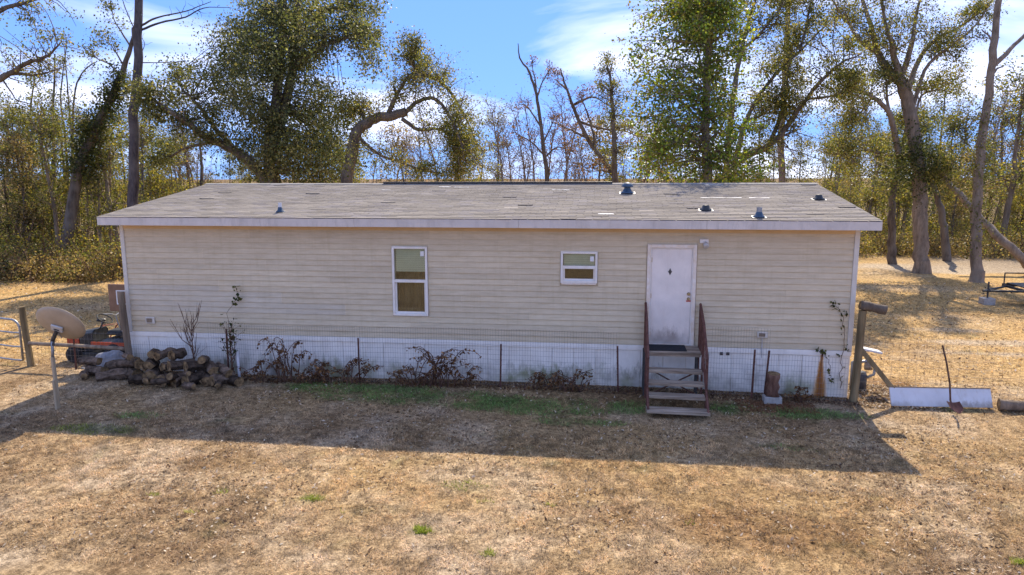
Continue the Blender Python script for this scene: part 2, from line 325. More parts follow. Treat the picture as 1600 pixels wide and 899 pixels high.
def fast_mesh(name, V, nper, cols, mat, parent=None, kind=None, smooth=False):
    """V: (N*nper,3) faces of nper consecutive verts"""
    N = len(V)//nper; me = bpy.data.meshes.new(name); me.vertices.add(len(V)); me.vertices.foreach_set('co', V.astype(np.float32).ravel())
    me.loops.add(len(V)); me.loops.foreach_set('vertex_index', np.arange(len(V), dtype=np.int32))
    me.polygons.add(N); me.polygons.foreach_set('loop_start', np.arange(0, len(V), nper, dtype=np.int32))
    me.materials.append(M[mat]); set_col(me, cols); me.update(calc_edges=True); me.validate()
    o = bpy.data.objects.new(name, me); COL.objects.link(o)
    if parent is not None: o.parent = parent; o.matrix_parent_inverse = parent_mat(parent)
    if kind: o['kind'] = kind
    return o
def empty(name, label, cat, loc=(0, 0, 0), group=None, rz=0):
    o = bpy.data.objects.new(name, None); COL.objects.link(o); o.location = tuple(float(x) for x in loc); o.rotation_euler = (0, 0, rz); o.empty_display_size = 0.2
    o['label'] = label; o['category'] = cat
    if group: o['group'] = group
    return o
def tag(o, label, cat, group=None):
    o['label'] = label; o['category'] = cat
    if group: o['group'] = group
    return o
def rot_to(z, roll=0):
    q = Vector(tuple(nrm(z))).to_track_quat('Z', 'Y').to_matrix() @ Matrix.Rotation(roll, 3, 'Z'); return np.array(q)

# ------------------------------------------------------------------ ground sheet
def spread(a, b, step, far, k=26):
    core = np.arange(a, b+1e-6, step); g = step*np.cumsum(1.32**np.arange(1, k+1)); g = g*(far/g[-1]) if g[-1] < far else g[g < far]
    return np.concatenate([a-g[::-1], core, b+g])
ellipses_green = [(720, 628, 2.6, 0.42, 1.0), (840, 640, 1.4, 0.36, 1.0), (560, 612, 1.6, 0.32, 0.7), (1140, 640, 0.45, 0.32, 1.0), (1260, 648, 1.0, 0.30, 0.8), (985, 640, 0.5, 0.35, 0.7), (900, 660, 0.8, 0.2, 0.6),
                  (220, 590, 0.7, 0.25, 0.9), (150, 672, 0.9, 0.22, 0.55), (210, 650, 0.5, 0.2, 0.6), (660, 829, 0.16, 0.10, 1.3), (490, 780, 0.18, 0.12, 0.7), (1500, 640, 0.5, 0.2, 0.35), (1225, 700, 0.5, 0.15, 0.3), (730, 760, 0.4, 0.15, 0.3)]
ellipses_sand = [(1500, 420, 5.0, 2.0, 1.2), (1580, 410, 5, 2.2, 1.2), (1400, 450, 3.0, 1.0, 0.4), (1530, 535, 1.8, 0.35, 0.8), (1590, 555, 1.6, 0.28, 0.8), (1470, 515, 1.2, 0.3, 0.6), (760, 745, 1.8, 0.5, 0.3), (1350, 760, 1.4, 0.35, 0.25)]
ellipses_rust = [(1210, 636, 0.45, 0.2, 1.0), (1390, 600, 0.4, 0.5, 0.6), (1180, 830, 1.4, 0.5, 0.5), (990, 810, 0.9, 0.35, 0.35)]
def blob(x, y, lst, seed):
    t = np.zeros_like(x)
    for k, (u, v, rx, ry, a) in enumerate(lst):
        c = G(u, v); d = ((x-c[0])/rx)**2 + ((y-c[1])/ry)**2
        t = np.maximum(t, a*np.clip(1.25 - d + 1.5*(fbm(x, y, 1.6/max(rx, 0.25)**0.5, seed+k, 4)-0.5), 0, 1))
    return np.clip(t, 0, 1)
def ground_col(x, y):
    x = np.asarray(x, float); y = np.asarray(y, float)
    a = fbm(x, y, 0.55, 31, 5)[:, None]; b = fbm(x, y, 2.6, 47, 4)[:, None]; d = fbm(x, y, 0.18, 61, 3)[:, None]; e = fbm(x, y, 1.1, 81, 4)[:, None]
    S = lambda t, lo, hi: np.clip((t-lo)/(hi-lo), 0, 1)
    straw = np.array([0.44, 0.310, 0.172]); brown = np.array([0.255, 0.165, 0.088]); pale = np.array([0.56, 0.44, 0.30]); gold = np.array([0.50, 0.325, 0.125]); green = np.array([0.12, 0.165, 0.055])
    c = straw + (brown-straw)*0.85*S(a*0.6+b*0.4, 0.44, 0.66); c = c + (pale-c)*0.8*S(e*0.7+b*0.3, 0.50, 0.68)
    fr = S(y[:, None], 0.3, 2.5)                                       # field behind the house: brighter and more golden straw
    c = c + (gold*1.2-c)*(0.72*fr*S(d+0.25, 0.4, 0.7)) + (gold-c)*0.35*(1-fr)*S(d, 0.5, 0.65)
    g = blob(x, y, ellipses_green, 101)[:, None]; g = np.maximum(g, (0.32*S(fbm(x, y, 1.7, 91, 4), 0.60, 0.74)*S(fbm(x, y, 6, 95, 2), 0.45, 0.7))[:, None])
    c = c + (green-c)*g*(0.25+0.75*S(b, 0.35, 0.65))
    s = blob(x, y, ellipses_sand, 201)[:, None]; c = c + (np.array([0.50, 0.42, 0.32])-c)*s*0.8
    r = blob(x, y, ellipses_rust, 301)[:, None]; c = c + (np.array([0.19, 0.085, 0.035])-c)*r*0.8
    sh = np.exp(-((y+0.55)/0.75)**2)*((x > -8) & (x < 7.6))             # ground colour darker in a band close to the skirting
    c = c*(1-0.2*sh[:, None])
    far = S(np.hypot(x, y-2)[:, None], 24, 34); c = c + (np.array([0.15, 0.105, 0.06])-c)*far*0.8
    return c
xs = spread(-13, 20, 0.13, 900); ys = spread(-8.5, 21, 0.13, 900)
X, Y = np.meshgrid(xs, ys); x = X.ravel(); y = Y.ravel()
GV = np.stack([x, y, hgt(x, y)], 1); nx_, ny_ = len(xs), len(ys)
ii, jj = np.meshgrid(np.arange(nx_-1), np.arange(ny_-1)); q0 = (jj*nx_+ii).ravel()
GF = np.stack([q0, q0+1, q0+1+nx_, q0+nx_], 1)
me = bpy.data.meshes.new('ground'); me.vertices.add(len(GV)); me.vertices.foreach_set('co', GV.astype(np.float32).ravel())
me.loops.add(GF.size); me.loops.foreach_set('vertex_index', GF.astype(np.int32).ravel()); me.polygons.add(len(GF)); me.polygons.foreach_set('loop_start', np.arange(0, GF.size, 4, dtype=np.int32))
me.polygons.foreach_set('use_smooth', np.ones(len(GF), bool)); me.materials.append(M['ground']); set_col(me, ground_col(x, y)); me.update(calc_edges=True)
ground = bpy.data.objects.new('ground', me); COL.objects.link(ground); ground['kind'] = 'structure'

# ------------------------------------------------------------------ the mobile home
L2 = 7.38; EZ = 3.38; OH = 0.31; OG = 0.273; RISE = 0.612; HALF = 3.89; SK = 0.92; BACK = 2*HALF
SLOPE = RISE/(HALF+OH)
def roof_z(y): return EZ + (min(y, 2*HALF-y)+OH)*SLOPE
house = empty('mobile_home', 'long beige vinyl sided mobile home with grey shingle roof and white skirting', 'mobile home', (0, HALF, 0))
WIN1 = (-1.498, -0.77, 1.40, 2.808); WIN2 = (1.893, 2.607, 2.128, 2.748); DOOR = (3.553, 4.478, 0.94, 2.90)
HOLES = [WIN1, WIN2, DOOR]
ZT = EZ - 0.07                    # wall top, tucked behind the fascia
# wall core: front sheathing with openings, end walls, back wall
mb = MB(); xe = sorted([-L2+0.02, L2-0.02] + [h[i] for h in HOLES for i in (0, 1)])
for a, b in zip(xe[:-1], xe[1:]):
    hs_ = [h for h in HOLES if h[0] <= a+1e-6 and h[1] >= b-1e-6]
    if not hs_: mb.box((a, 0.03, 0.1), (b, 0.12, ZT))
    else:
        mb.box((a, 0.03, 0.1), (b, 0.12, hs_[0][2])); mb.box((a, 0.03, hs_[0][3]), (b, 0.12, ZT))
mb.box((-L2+0.02, BACK-0.12, 0.1), (L2-0.02, BACK, ZT))
for sx in (-1, 1):
    xa, xb = sorted((sx*(L2-0.02), sx*(L2-0.12)))
    yy = [0.12, HALF, BACK-0.12]; v = []
    for xx in (xa, xb): v += [(xx, yy[0], 0.1), (xx, yy[2], 0.1), (xx, yy[2], roof_z(yy[2])-0.08), (xx, yy[1], roof_z(yy[1])-0.08), (xx, yy[0], roof_z(yy[0])-0.08)]
    mb.add(v, [(0, 1, 2, 3, 4), (9, 8, 7, 6, 5)] + [(i, (i+1) % 5, 5+(i+1) % 5, 5+i) for i in range(5)])
mb.build('wall', 'siding', house)
# lap siding, one board per course and bay
NC = 21; CH = (3.30-SK)/NC
def lap(a, b, z0, z1, name='siding_board', mat='siding', j=0.0):
    yb, yt = 0.006-j, 0.018
    v = []
    for xx in (a, b): v += [(xx, yb, z0), (xx, yb-0.003, z0+0.012), (xx, yt, z1+0.012), (xx, 0.029, z1+0.012), (xx, 0.029, z0)]
    m_ = MB(); m_.add(v, [(0, 1, 2, 3, 4), (9, 8, 7, 6, 5)] + [(i, 5+i, 5+(i+1) % 5, (i+1) % 5) for i in range(5)])
    return m_.build(name, mat, house)
for k in range(NC):
    z0 = SK + k*CH; z1 = z0 + CH; segs = [(-L2+0.075, L2-0.075)]
    for h in HOLES:
        if h[3]+0.0 > z0+0.02 and h[2] < z1-0.02:
            ns = []
            for a, b in segs:
                if h[0] > a and h[1] < b: ns += [(a, h[0]-0.012), (h[1]+0.012, b)]
                else: ns.append((a, b))
            segs = ns
    # vinyl comes in 3.8 m lengths: butt laps every so often, staggered by pairs of courses
    off = (k//2*1.37) % 3.8
    for a, b in segs:
        cuts = [a] + [c for c in np.arange(-L2-off, L2, 3.8) if a+0.3 < c < b-0.3] + [b]
        for c, d in zip(cuts[:-1], cuts[1:]):
            pale = (4 <= k <= 8) and c < -5.5
            lap(c, d-0.0015, z0, z1, mat='siding_pale' if pale else 'siding', j=0.0022*((k+len(cuts)) % 2)+random.random()*0.001)
def part_box(name, lo, hi, mat, par=house, bevel=0.0): return MB().box(lo, hi).build(name, mat, par, bevel=bevel)
for sx in (-1, 1):
    a, b = sorted((sx*(L2-0.075), sx*(L2+0.012)))
    part_box('corner_trim', (a, -0.012, SK-0.02), (b, 0.09, ZT-0.002), 'corner', bevel=0.004)
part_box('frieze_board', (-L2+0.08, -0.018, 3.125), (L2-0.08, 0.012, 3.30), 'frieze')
# skirting: top rail and vertical panels
part_box('skirting_rail', (-L2-0.01, -0.012, SK-0.10), (L2+0.01, 0.028, SK-0.004), 'skirt', bevel=0.003)
npan = 34; pw = 2*L2/npan
for k in range(npan):
    a = -L2 + k*pw; part_box('skirting_panel', (a+0.003, 0.006+0.006*(k % 2), -0.12), (a+pw-0.003, 0.028, SK-0.095), 'skirt', bevel=0.003)
for sx in (-1, 1):
    a, b = sorted((sx*(L2-0.018), sx*(L2+0.002))); part_box('skirting_panel', (a, 0.13, -0.12), (b, BACK-0.05, SK-0.02), 'skirt')
# roof deck, rakes, fascia
XR = L2 + OG
mb = MB(); t = 0.10
prof = [(-OH+0.02, roof_z(-OH)-0.012), (HALF, roof_z(HALF)-0.012), (BACK+OH-0.02, roof_z(-OH)-0.012), (BACK+OH-0.02, roof_z(-OH)-t), (HALF, roof_z(HALF)-t), (-OH+0.02, roof_z(-OH)-t)]
v = [(sx*(XR-0.03), a, b) for sx in (-1, 1) for a, b in prof]
mb.add(v, [tuple(range(5, -1, -1)), tuple(range(6, 12))] + [(i, (i+1) % 6, 6+(i+1) % 6, 6+i) for i in range(6)])
mb.build('roof_deck', 'fascia', house)
cuts = [-XR, -4.1, -2.15, 1.1, 4.6, XR]
for a, b in zip(cuts[:-1], cuts[1:]): part_box('fascia_board', (a+0.002, -OH-0.006-0.003*random.random(), EZ-0.165-0.004*random.random()), (b-0.002, -OH+0.018, EZ-0.006), 'fascia', bevel=0.002)
part_box('fascia_board', (-XR, BACK+OH-0.018, EZ-0.165), (XR, BACK+OH+0.006, EZ-0.006), 'fascia')
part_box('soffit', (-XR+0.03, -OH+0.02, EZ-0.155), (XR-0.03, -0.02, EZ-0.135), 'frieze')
for sx in (-1, 1):
    for y0, y1 in ((-OH, HALF), (BACK+OH, HALF)):
        mb = MB(); xa, xb = sx*(XR-0.028), sx*(XR-0.003); z0 = roof_z(-OH); z1 = roof_z(HALF)
        v = [(xx, yy, zz+dz) for xx in (xa, xb) for yy, zz in ((y0, z0), (y1, z1)) for dz in (-0.16, -0.01)]
        mb.add(v, [(0, 1, 3, 2), (4, 6, 7, 5), (0, 4, 5, 1), (2, 3, 7, 6), (0, 2, 6, 4), (1, 5, 7, 3)]); mb.build('rake_board', 'fascia', house)
# shingles: staggered tabs, each its own little slab
mb = MB(); NR = 31; run = HALF + OH + 0.015; ex = run/NR
for side in (0, 1):
    for k in range(NR):
        y0 = -OH-0.015 + k*ex; y1 = y0 + ex + 0.03; xx = -XR - (0.15 if k % 2 else 0.0) - random.random()*0.05
        while xx < XR:
            a = max(xx, -XR); b = min(xx+0.305, XR); xx += 0.308
            if b-a < 0.02: continue
            z0 = EZ + (y0+OH)*SLOPE + 0.012 + random.random()*0.004 + (0.012*random.random() if random.random() < 0.02 else 0); z1 = EZ + (min(y1, HALF)+OH)*SLOPE + 0.001
            dy = random.uniform(-0.004, 0.004)
            g = random.gauss(1.0, 0.055); w = 0.255*g; c = (w*1.07, w*0.965, w*0.83) if random.random() < 0.8 else (w*1.05, w*0.96, w*0.90)
            if random.random() < 0.03: c = tuple(q*1.15 for q in c)
            f = (lambda q: q) if side == 0 else (lambda q: BACK-q)
            A = [(a+0.0015, f(y0+dy), z0), (b-0.0015, f(y0+dy), z0), (b-0.0015, f(min(y1, HALF)), z1), (a+0.0015, f(min(y1, HALF)), z1), (a+0.0015, f(y0+dy), z0-0.009), (b-0.0015, f(y0+dy), z0-0.009)]
            mb.add(A, [(0, 1, 2, 3), (4, 5, 1, 0)], c)
o = mb.build('shingles', 'shingle', house, color=True); o['kind'] = 'stuff'
# ridge cap pieces, raised ridge vent over the middle
mb_n = int(2*XR/0.30)
for k in range(mb_n):
    a = -XR + k*2*XR/mb_n; b = a + 2*XR/mb_n - 0.004; z = roof_z(HALF); dz = 0.004*random.random()
    mb = MB(); w = 0.14; g = 0.25*random.uniform(0.9, 1.08)
    mb.add([(a, HALF-w, z-w*SLOPE+0.020+dz), (b, HALF-w, z-w*SLOPE+0.020+dz), (b, HALF, z+0.028+dz), (a, HALF, z+0.028+dz), (a, HALF+w, z-w*SLOPE+0.02+dz), (b, HALF+w, z-w*SLOPE+0.02+dz), (a, HALF-w, z-w*SLOPE+0.006), (b, HALF-w, z-w*SLOPE+0.006)],
           [(0, 1, 2, 3), (3, 2, 5, 4), (6, 7, 1, 0)], (g, g*0.965, g*0.92)); mb.build('ridge_shingle', 'shingle', house, color=True)
mb = MB(); z = roof_z(HALF); mb.box((-2.85, HALF-0.10, z+0.032), (2.9, HALF+0.10, z+0.062)); mb.build('ridge_vent', 'dark_metal', house, bevel=0.006)
# chalky scrapes where shingle surfacing is gone
for (xa, yy, w_, d_) in [(4.75, 1.9, 0.85, 0.03), (5.75, 1.9, 0.42, 0.03), (5.05, 3.6, 0.42, 0.03), (-0.9, 3.3, 0.35, 0.03), (-2.6, 2.9, 0.22, 0.03), (2.6, 0.12, 0.3, 0.05), (1.5, 2.9, 0.4, 0.03), (-1.3, 3.35, 0.3, 0.03)]:
    mb = MB(); n_ = 8; top = []; bot = []
    for i in range(n_+1):
        xx = xa + w_*i/n_; yy0 = yy + random.uniform(-0.012, 0.012); yy1 = yy + d_ + random.uniform(-0.012, 0.02)
        bot.append((xx, yy0, roof_z(yy0)+0.022)); top.append((xx, yy1, roof_z(yy1)+0.022))
    mb.add(bot+top, [(i, i+1, n_+2+i, n_+1+i) for i in range(n_)]); mb.build('bare_patch', 'paper', house)
# roof vents
def roof_pipe(x, y, r, h, flash, pipe, cap=None):
    z = roof_z(y); R = rot_to((0, -SLOPE, 1))
    o = MB().lathe([(r*2.4, 0.012), (r*2.3, 0.024), (r*1.5, 0.05), (r*1.15, 0.10), (r*1.05, 0.11)], 14, None, (x, y, z)).build('pipe_boot', flash, house, smooth=True)
    MB().box((-r*2.5, -r*1.9, 0.014), (r*2.5, r*1.9, 0.018), R, (x, y, z)).build('flashing_plate', 'galv', o)
    q = MB().lathe([(r, 0.0), (r, h), (r*0.8, h), (r*0.8, h-0.03)], 14, None, (x, y, z)).build('vent_pipe', pipe, house, smooth=False)
    if cap == 'vent': MB().lathe([(r*1.25, h*0.72), (r*1.95, h*0.76), (r*1.9, h*0.86), (r*1.2, h+0.03), (r*0.4, h+0.05)], 14, None, (x, y, z)).build('vent_cap', 'blue_flash', q, smooth=True)
roof_pipe(-3.93, 0.25, 0.036, 0.20, 'blue_flash', 'white_panel')
roof_pipe(3.22, 2.55, 0.07, 0.20, 'blue_flash', 'blue_flash', 'vent')
roof_pipe(4.69, 0.6, 0.055, 0.08, 'black_paint', 'black_paint')
roof_pipe(5.57, -0.05, 0.05, 0.20, 'blue_flash', 'galv')
roof_pipe(7.13, 1.8, 0.055, 0.10, 'black_paint', 'white_panel')
# windows
def window(W_, split, blind_to, name_low):
    x0, x1, z0, z1 = W_; root = MB(); fw = 0.045
    for lo, hi in (((x0, -0.028, z0), (x0+fw, 0.10, z1)), ((x1-fw, -0.028, z0), (x1, 0.10, z1)), ((x0+fw, -0.028, z0), (x1-fw, 0.10, z0+fw)), ((x0+fw, -0.028, z1-fw), (x1-fw, 0.10, z1))): root.box(lo, hi)
    win = root.build('window', 'trim', house, bevel=0.003)
    zs = z0 + (z1-z0)*split; a, b = x0+fw, x1-fw
    MB().box((a, -0.018, zs-0.03), (b, 0.05, zs+0.03)).build('meeting_rail', 'trim', win, bevel=0.003)
    s = MB(); sw = 0.035
    for lo, hi in (((a, 0.02, z0+fw), (a+sw, 0.055, zs-0.03)), ((b-sw, 0.02, z0+fw), (b, 0.055, zs-0.03)), ((a+sw, 0.02, z0+fw), (b-sw, 0.055, z0+fw+sw))): s.box(lo, hi)
    s.build('sash_frame', 'trim', win)
    MB().box((a, 0.010, zs+0.03), (b, 0.014, z1-fw)).build('pane', 'glass', win)
    MB().box((a+sw, 0.036, z0+fw+sw), (b-sw, 0.040, zs-0.03)).build('pane', 'glass', win)
    zb = z1-fw-0.01; 
    while zb > blind_to:
        MB().box((a+0.01, -0.023, -0.001), (b-0.01, 0.023, 0.001), np.array(Matrix.Rotation(math.radians(-70), 3, 'X')), (0, 0.075, zb)).build('blind_slat', 'blind', win); zb -= 0.044
    MB().box((b-0.10, 0.0065, z1-fw-0.15), (b-0.025, 0.0075, z1-fw-0.05)).build('sticker', 'paper', win)
    # the room seen through the glass
    r = MB(); m_ = 0.22
    r.box((x0-m_, 0.85, z0-m_), (x1+m_, 0.88, z1+m_)); r.box((x0-m_, 0.125, z0-m_-0.02), (x1+m_, 0.85, z0-m_)); r.box((x0-m_, 0.125, z1+m_), (x1+m_, 0.85, z1+m_+0.02))
    r.box((x0-m_-0.02, 0.125, z0-m_), (x0-m_, 0.85, z1+m_)); r.box((x1+m_, 0.125, z0-m_), (x1+m_+0.02, 0.85, z1+m_)); r.build('room', 'room', win)
    return win
w1 = window(WIN1, 0.505, 2.30, 'lower')
# a hung cloth closes off the lower part of the tall window
nn = 30; v = []
for i in range(nn+1):
    xx = WIN1[0]+0.05+(WIN1[1]-WIN1[0]-0.10)*i/nn; yy = 0.25+0.012*math.sin(i*1.7)+0.008*math.sin(i*0.6)
    v += [(xx, yy, WIN1[2]-0.05), (xx, yy+0.01, 2.62)]
mb = MB(); mb.add(v, [(2*i, 2*i+2, 2*i+3, 2*i+1) for i in range(nn)]); mb.build('curtain', 'curtain', w1)
w2 = window(WIN2, 0.50, 2.39, 'lower')
MB().box((WIN2[0]+0.02, -0.036, WIN2[2]-0.03), (WIN2[1]-0.02, -0.004, WIN2[2]-0.004)).build('sill', 'casing', w2, bevel=0.004)
# door
x0, x1, z0, z1 = DOOR
mb = MB(); cw = 0.062
for lo, hi in (((x0, -0.03, z0), (x0+cw, 0.10, z1)), ((x1-cw, -0.03, z0), (x1, 0.10, z1)), ((x0+cw, -0.03, z1-cw), (x1-cw, 0.10, z1)), ((x0+cw, -0.02, z0-0.02), (x1-cw, 0.10, z0+0.02))): mb.box(lo, hi)
mb.build('door_casing', 'casing', house, bevel=0.005)
mb = MB(); c2 = 0.02
for lo, hi in (((x0+cw, -0.004, z0+0.02), (x0+cw+c2, 0.09, z1-cw)), ((x1-cw-c2, -0.004, z0+0.02), (x1-cw, 0.09, z1-cw)), ((x0+cw+c2, -0.004, z1-cw-c2), (x1-cw-c2, 0.09, z1-cw))): mb.box(lo, hi)
mb.build('door_jamb', 'trim', house)
door = part_box('door', (x0+cw+c2+0.003, 0.012, z0+0.025), (x1-cw-c2-0.003, 0.055, z1-cw-c2-0.003), 'door', bevel=0.003)
Rf = rot_to((0, -1, 0))
for zz, rr in ((1.95, 0.026), (1.855, 0.024)):
    o = MB().lathe([(rr*1.25, 0), (rr*1.25, 0.006), (rr*0.55, 0.012), (rr*0.5, 0.03), (rr, 0.036), (rr*1.02, 0.055), (rr*0.6, 0.066)], 14, Rf, (4.352, 0.012, zz)).build('door_knob' if zz < 1.9 else 'deadbolt', 'brass', door, smooth=True)
MB().box((4.31, 0.009, 1.795), (4.395, 0.011, 1.825)).build('sticker', 'red_paper', door)
mb = MB(); cx_, cz_ = 3.99, 2.375
mb.add([(cx_, 0.004, cz_+0.065), (cx_+0.02, 0.004, cz_+0.02), (cx_+0.035, 0.004, cz_), (cx_+0.02, 0.004, cz_-0.02), (cx_, 0.004, cz_-0.065), (cx_-0.02, 0.004, cz_-0.02), (cx_-0.035, 0.004, cz_), (cx_-0.02, 0.004, cz_+0.02)] +
       [(cx_, 0.0115, cz_+0.07), (cx_+0.022, 0.0115, cz_+0.022), (cx_+0.039, 0.0115, cz_), (cx_+0.022, 0.0115, cz_-0.022), (cx_, 0.0115, cz_-0.07), (cx_-0.022, 0.0115, cz_-0.022), (cx_-0.039, 0.0115, cz_), (cx_-0.022, 0.0115, cz_+0.022)],
       [tuple(range(7, -1, -1))] + [(i, (i+1) % 8, 8+(i+1) % 8, 8+i) for i in range(8)]); mb.build('door_knocker', 'dark_metal', door)
for zz in (1.15, 1.9, 2.6): MB().box((x0+cw+0.012, 0.0, zz-0.045), (x0+cw+c2+0.012, 0.011, zz+0.045)).build('hinge', 'brass', door)
# porch light
lo = MB().box((4.52, -0.05, 2.93), (4.68, 0.02, 3.01)).build('porch_light', 'trim', house, bevel=0.012)
MB().lathe([(0.028, 0), (0.05, 0.05), (0.056, 0.11), (0.045, 0.115)], 14, rot_to((0.1, -0.75, -0.6)), (4.62, -0.04, 2.945)).build('lamp_head', 'grey_plastic', lo, smooth=True)
# electrical boxes on the siding
for (a, b, c, d) in ((-6.96, -6.755, 1.10, 1.24), (5.655, 5.85, 1.135, 1.25)):
    ob = part_box('outlet_box', (a, -0.03, c), (b, 0.0, d), 'corner', bevel=0.006)
    MB().box((a+0.03, -0.042, c+0.025), (b-0.05, -0.031, d-0.025)).build('outlet_cover', 'post_grey', ob, bevel=0.004)
for (a, b, c, d, mt_) in ((5.66, 5.86, 0.60, 0.74, 'trim'), (4.98, 5.04, 0.77, 0.83, 'dark_metal'), (5.10, 5.16, 0.77, 0.83, 'dark_metal')):
    part_box('skirting_outlet', (a, -0.02, c), (b, 0.01, d), mt_, bevel=0.004)
MB().tube([(6.86, 0.03, 0.855), (6.86, -0.05, 0.86), (6.86, -0.055, 0.80)], 0.013, n=8).build('drain_pipe', 'rust', house)
MB().tube([(5.75, -0.03, 1.13), (5.75, -0.035, 0.9), (5.76, -0.03, 0.74)], 0.010, n=6).build('conduit', 'grey_plastic', house)

# ------------------------------------------------------------------ steps with rails
SX0, SX1 = 3.565, 4.55
TR = [(-0.60, -0.012, 0.945), (-0.90, -0.66, 0.67), (-1.14, -0.90, 0.50), (-1.38, -1.14, 0.335), (-1.66, -1.40, 0.15)]
steps = empty('porch_steps', 'open wooden steps on a rusty metal frame leading up to the white door', 'steps', (4.05, -0.8, 0))
for i, (ya, yb, zt) in enumerate(TR):
    e = 0.05 if i == 4 else 0
    if i == 0:
        for a, b in ((-0.60, -0.41), (-0.405, -0.21), (-0.205, -0.035)):
            MB().box((SX0, a, zt-0.05), (SX1, b, zt+random.uniform(-0.003, 0.003))).build('plank', 'tread', steps, bevel=0.005)
        MB().box((SX0+0.01, -0.615, zt-0.08), (SX1-0.01, -0.601, zt-0.012)).build('platform_edge', 'tread', steps)
    else:
        sk_ = random.uniform(-0.012, 0.012); mb = MB()
        v = [(xx, yy+(sk_ if xx > 4 else 0), zz-(0.012 if xx > 4 else 0)) for xx in (SX0-e, SX1+e) for yy in (ya, yb) for zz in (zt-0.05, zt)]
        mb.add(v, [(0, 1, 3, 2), (4, 6, 7, 5), (0, 4, 5, 1), (2, 3, 7, 6), (0, 2, 6, 4), (1, 5, 7, 3)]); mb.build('tread', 'tread', steps, bevel=0.005)
for sx, xx in ((-1, SX0-0.022), (1, SX1+0.022)):
    rail = MB()
    top = [(xx, -0.07, 1.77), (xx, -0.62, 1.52), (xx, -1.26, 0.98)]
    rail.tube([top[0], top[1]], 0.024, n=8); rail.tube([top[1], top[2]], 0.024, n=8)
    rail = rail.build('handrail', 'rust', steps)
    for yy, zt in ((-0.07, 1.77), (-0.62, 1.52), (-1.26, 0.98)):
        MB().box((xx-0.018, yy-0.018, -0.05), (xx+0.018, yy+0.018, zt)).build('rail_post', 'rust', steps)
    MB().tube([(xx, -0.07, 0.93), (xx, -0.64, 0.91), (xx, -1.62, 0.12)], 0.022, n=6).build('stringer', 'rust', steps)
    mb = MB()   # expanded metal infill between the posts
    for k in range(9):
        f = (k+0.5)/9; yy = -0.09 - 0.51*f; mb.tube([(xx, yy, 0.95), (xx, yy, 1.76-0.25*f)], 0.006, n=4)
    for zz in np.arange(1.02, 1.52, 0.11): mb.tube([(xx, -0.08, zz), (xx, -0.61, zz)], 0.005, n=4)
    for k in range(6):
        f = (k+0.5)/6; yy = -0.64 - 0.60*f; mb.tube([(xx, yy, 0.91-0.55*f), (xx, yy, 1.50-0.52*f)], 0.006, n=4)
    mb.build('rail_infill', 'rust', steps)
for a, b in (((SX0, -0.70, 0.66), (SX1, -0.70, 0.12)), ((SX1, -0.72, 0.66), (SX0, -0.72, 0.12))): MB().tube([a, b], 0.014, n=6).build('cross_brace', 'rust', steps)
for yy in (-0.2, -0.42): MB().box((SX1-0.06, yy-0.014, -0.03), (SX1-0.03, yy+0.014, 0.9)).build('support_leg', 'dark_metal', steps)
for yy in (-0.15, -0.5): MB().box((SX0-0.06, yy-0.014, -0.03), (SX0-0.03, yy+0.014, 0.9)).build('support_leg', 'dark_metal', steps)
tag(MB().box((3.60, -0.53, 0.949), (4.30, -0.06, 0.961)).build('door_mat', 'mat', bevel=0.004), 'flat black rubber door mat lying on the step platform', 'door mat')

# ------------------------------------------------------------------ wire fences
def wire_fence(name, label, pts, top_fn, posts, mats='wire', dx=0.052, dz=0.10, th=0.0018, group=None, lean=0):
    root = empty(name, label, 'fence', (pts[0][0], pts[0][1], 0), group)
    mb = MB(); tot = 0
    for (a, b) in zip(pts[:-1], pts[1:]):
        a = np.array(a, float); b = np.array(b, float); Ln = np.linalg.norm(b-a); n_ = max(2, int(Ln/dx)); d = (b-a)/Ln; nn_ = np.array([-d[1], d[0]])
        S_ = np.linspace(0, 1, n_+1); XY = a + np.outer(S_, b-a); wob = 0.02*np.sin(S_*Ln*1.3+tot) + 0.012*np.sin(S_*Ln*4.1)
        XY = XY + np.outer(wob, nn_); zg = hgt(XY[:, 0], XY[:, 1])
        for i in range(n_+1):
            t_ = top_fn(XY[i, 0]); mb.tube([(XY[i, 0], XY[i, 1], zg[i]), (XY[i, 0]+0.01*math.sin(i*0.7), XY[i, 1], zg[i]+t_)], th, n=3, cap=False)
        zz = 0.04; tmax = max(top_fn(p_) for p_ in XY[:, 0])
        while zz < tmax+0.001:
            run_ = []
            for i in range(0, n_+1, 4):
                if top_fn(XY[i, 0]) >= zz-0.001: run_.append((XY[i, 0], XY[i, 1]-0.003, zg[i]+zz+0.008*math.sin(i*0.11+zz*5)))
                else:
                    if len(run_) > 1: mb.tube(run_, th, n=3, cap=False)
                    run_ = []
            if len(run_) > 1: mb.tube(run_, th*1.15, n=3, cap=False)
            zz += dz
        tot += Ln
    o = mb.build('wire_mesh', mats, root); o['kind'] = 'stuff'
    for (x_, y_, h_, lx) in posts:
        g_ = float(hgt(x_, y_)); m_ = MB(); R_ = rot_to((lx, 0, 1))
        m_.box((-0.017, -0.003, -0.2), (0.017, 0.003, h_), R_, (x_, y_-0.022, g_)); m_.box((-0.003, 0.003, -0.2), (0.003, 0.030, h_), R_, (x_, y_-0.022, g_))
        for k in range(7): m_.box((-0.006, -0.009, h_*(k+1)/8-0.006), (0.006, -0.003, h_*(k+1)/8+0.006), R_, (x_, y_-0.022, g_))
        m_.build('steel_post', 'rust', root)
    return root
def front_top(x_):
    if x_ < -5.4: return 0.72
    if x_ < 3.3: return 1.16
    if x_ < 4.75: return 0.80
    if x_ < 5.86: return 1.34
    return 0.84
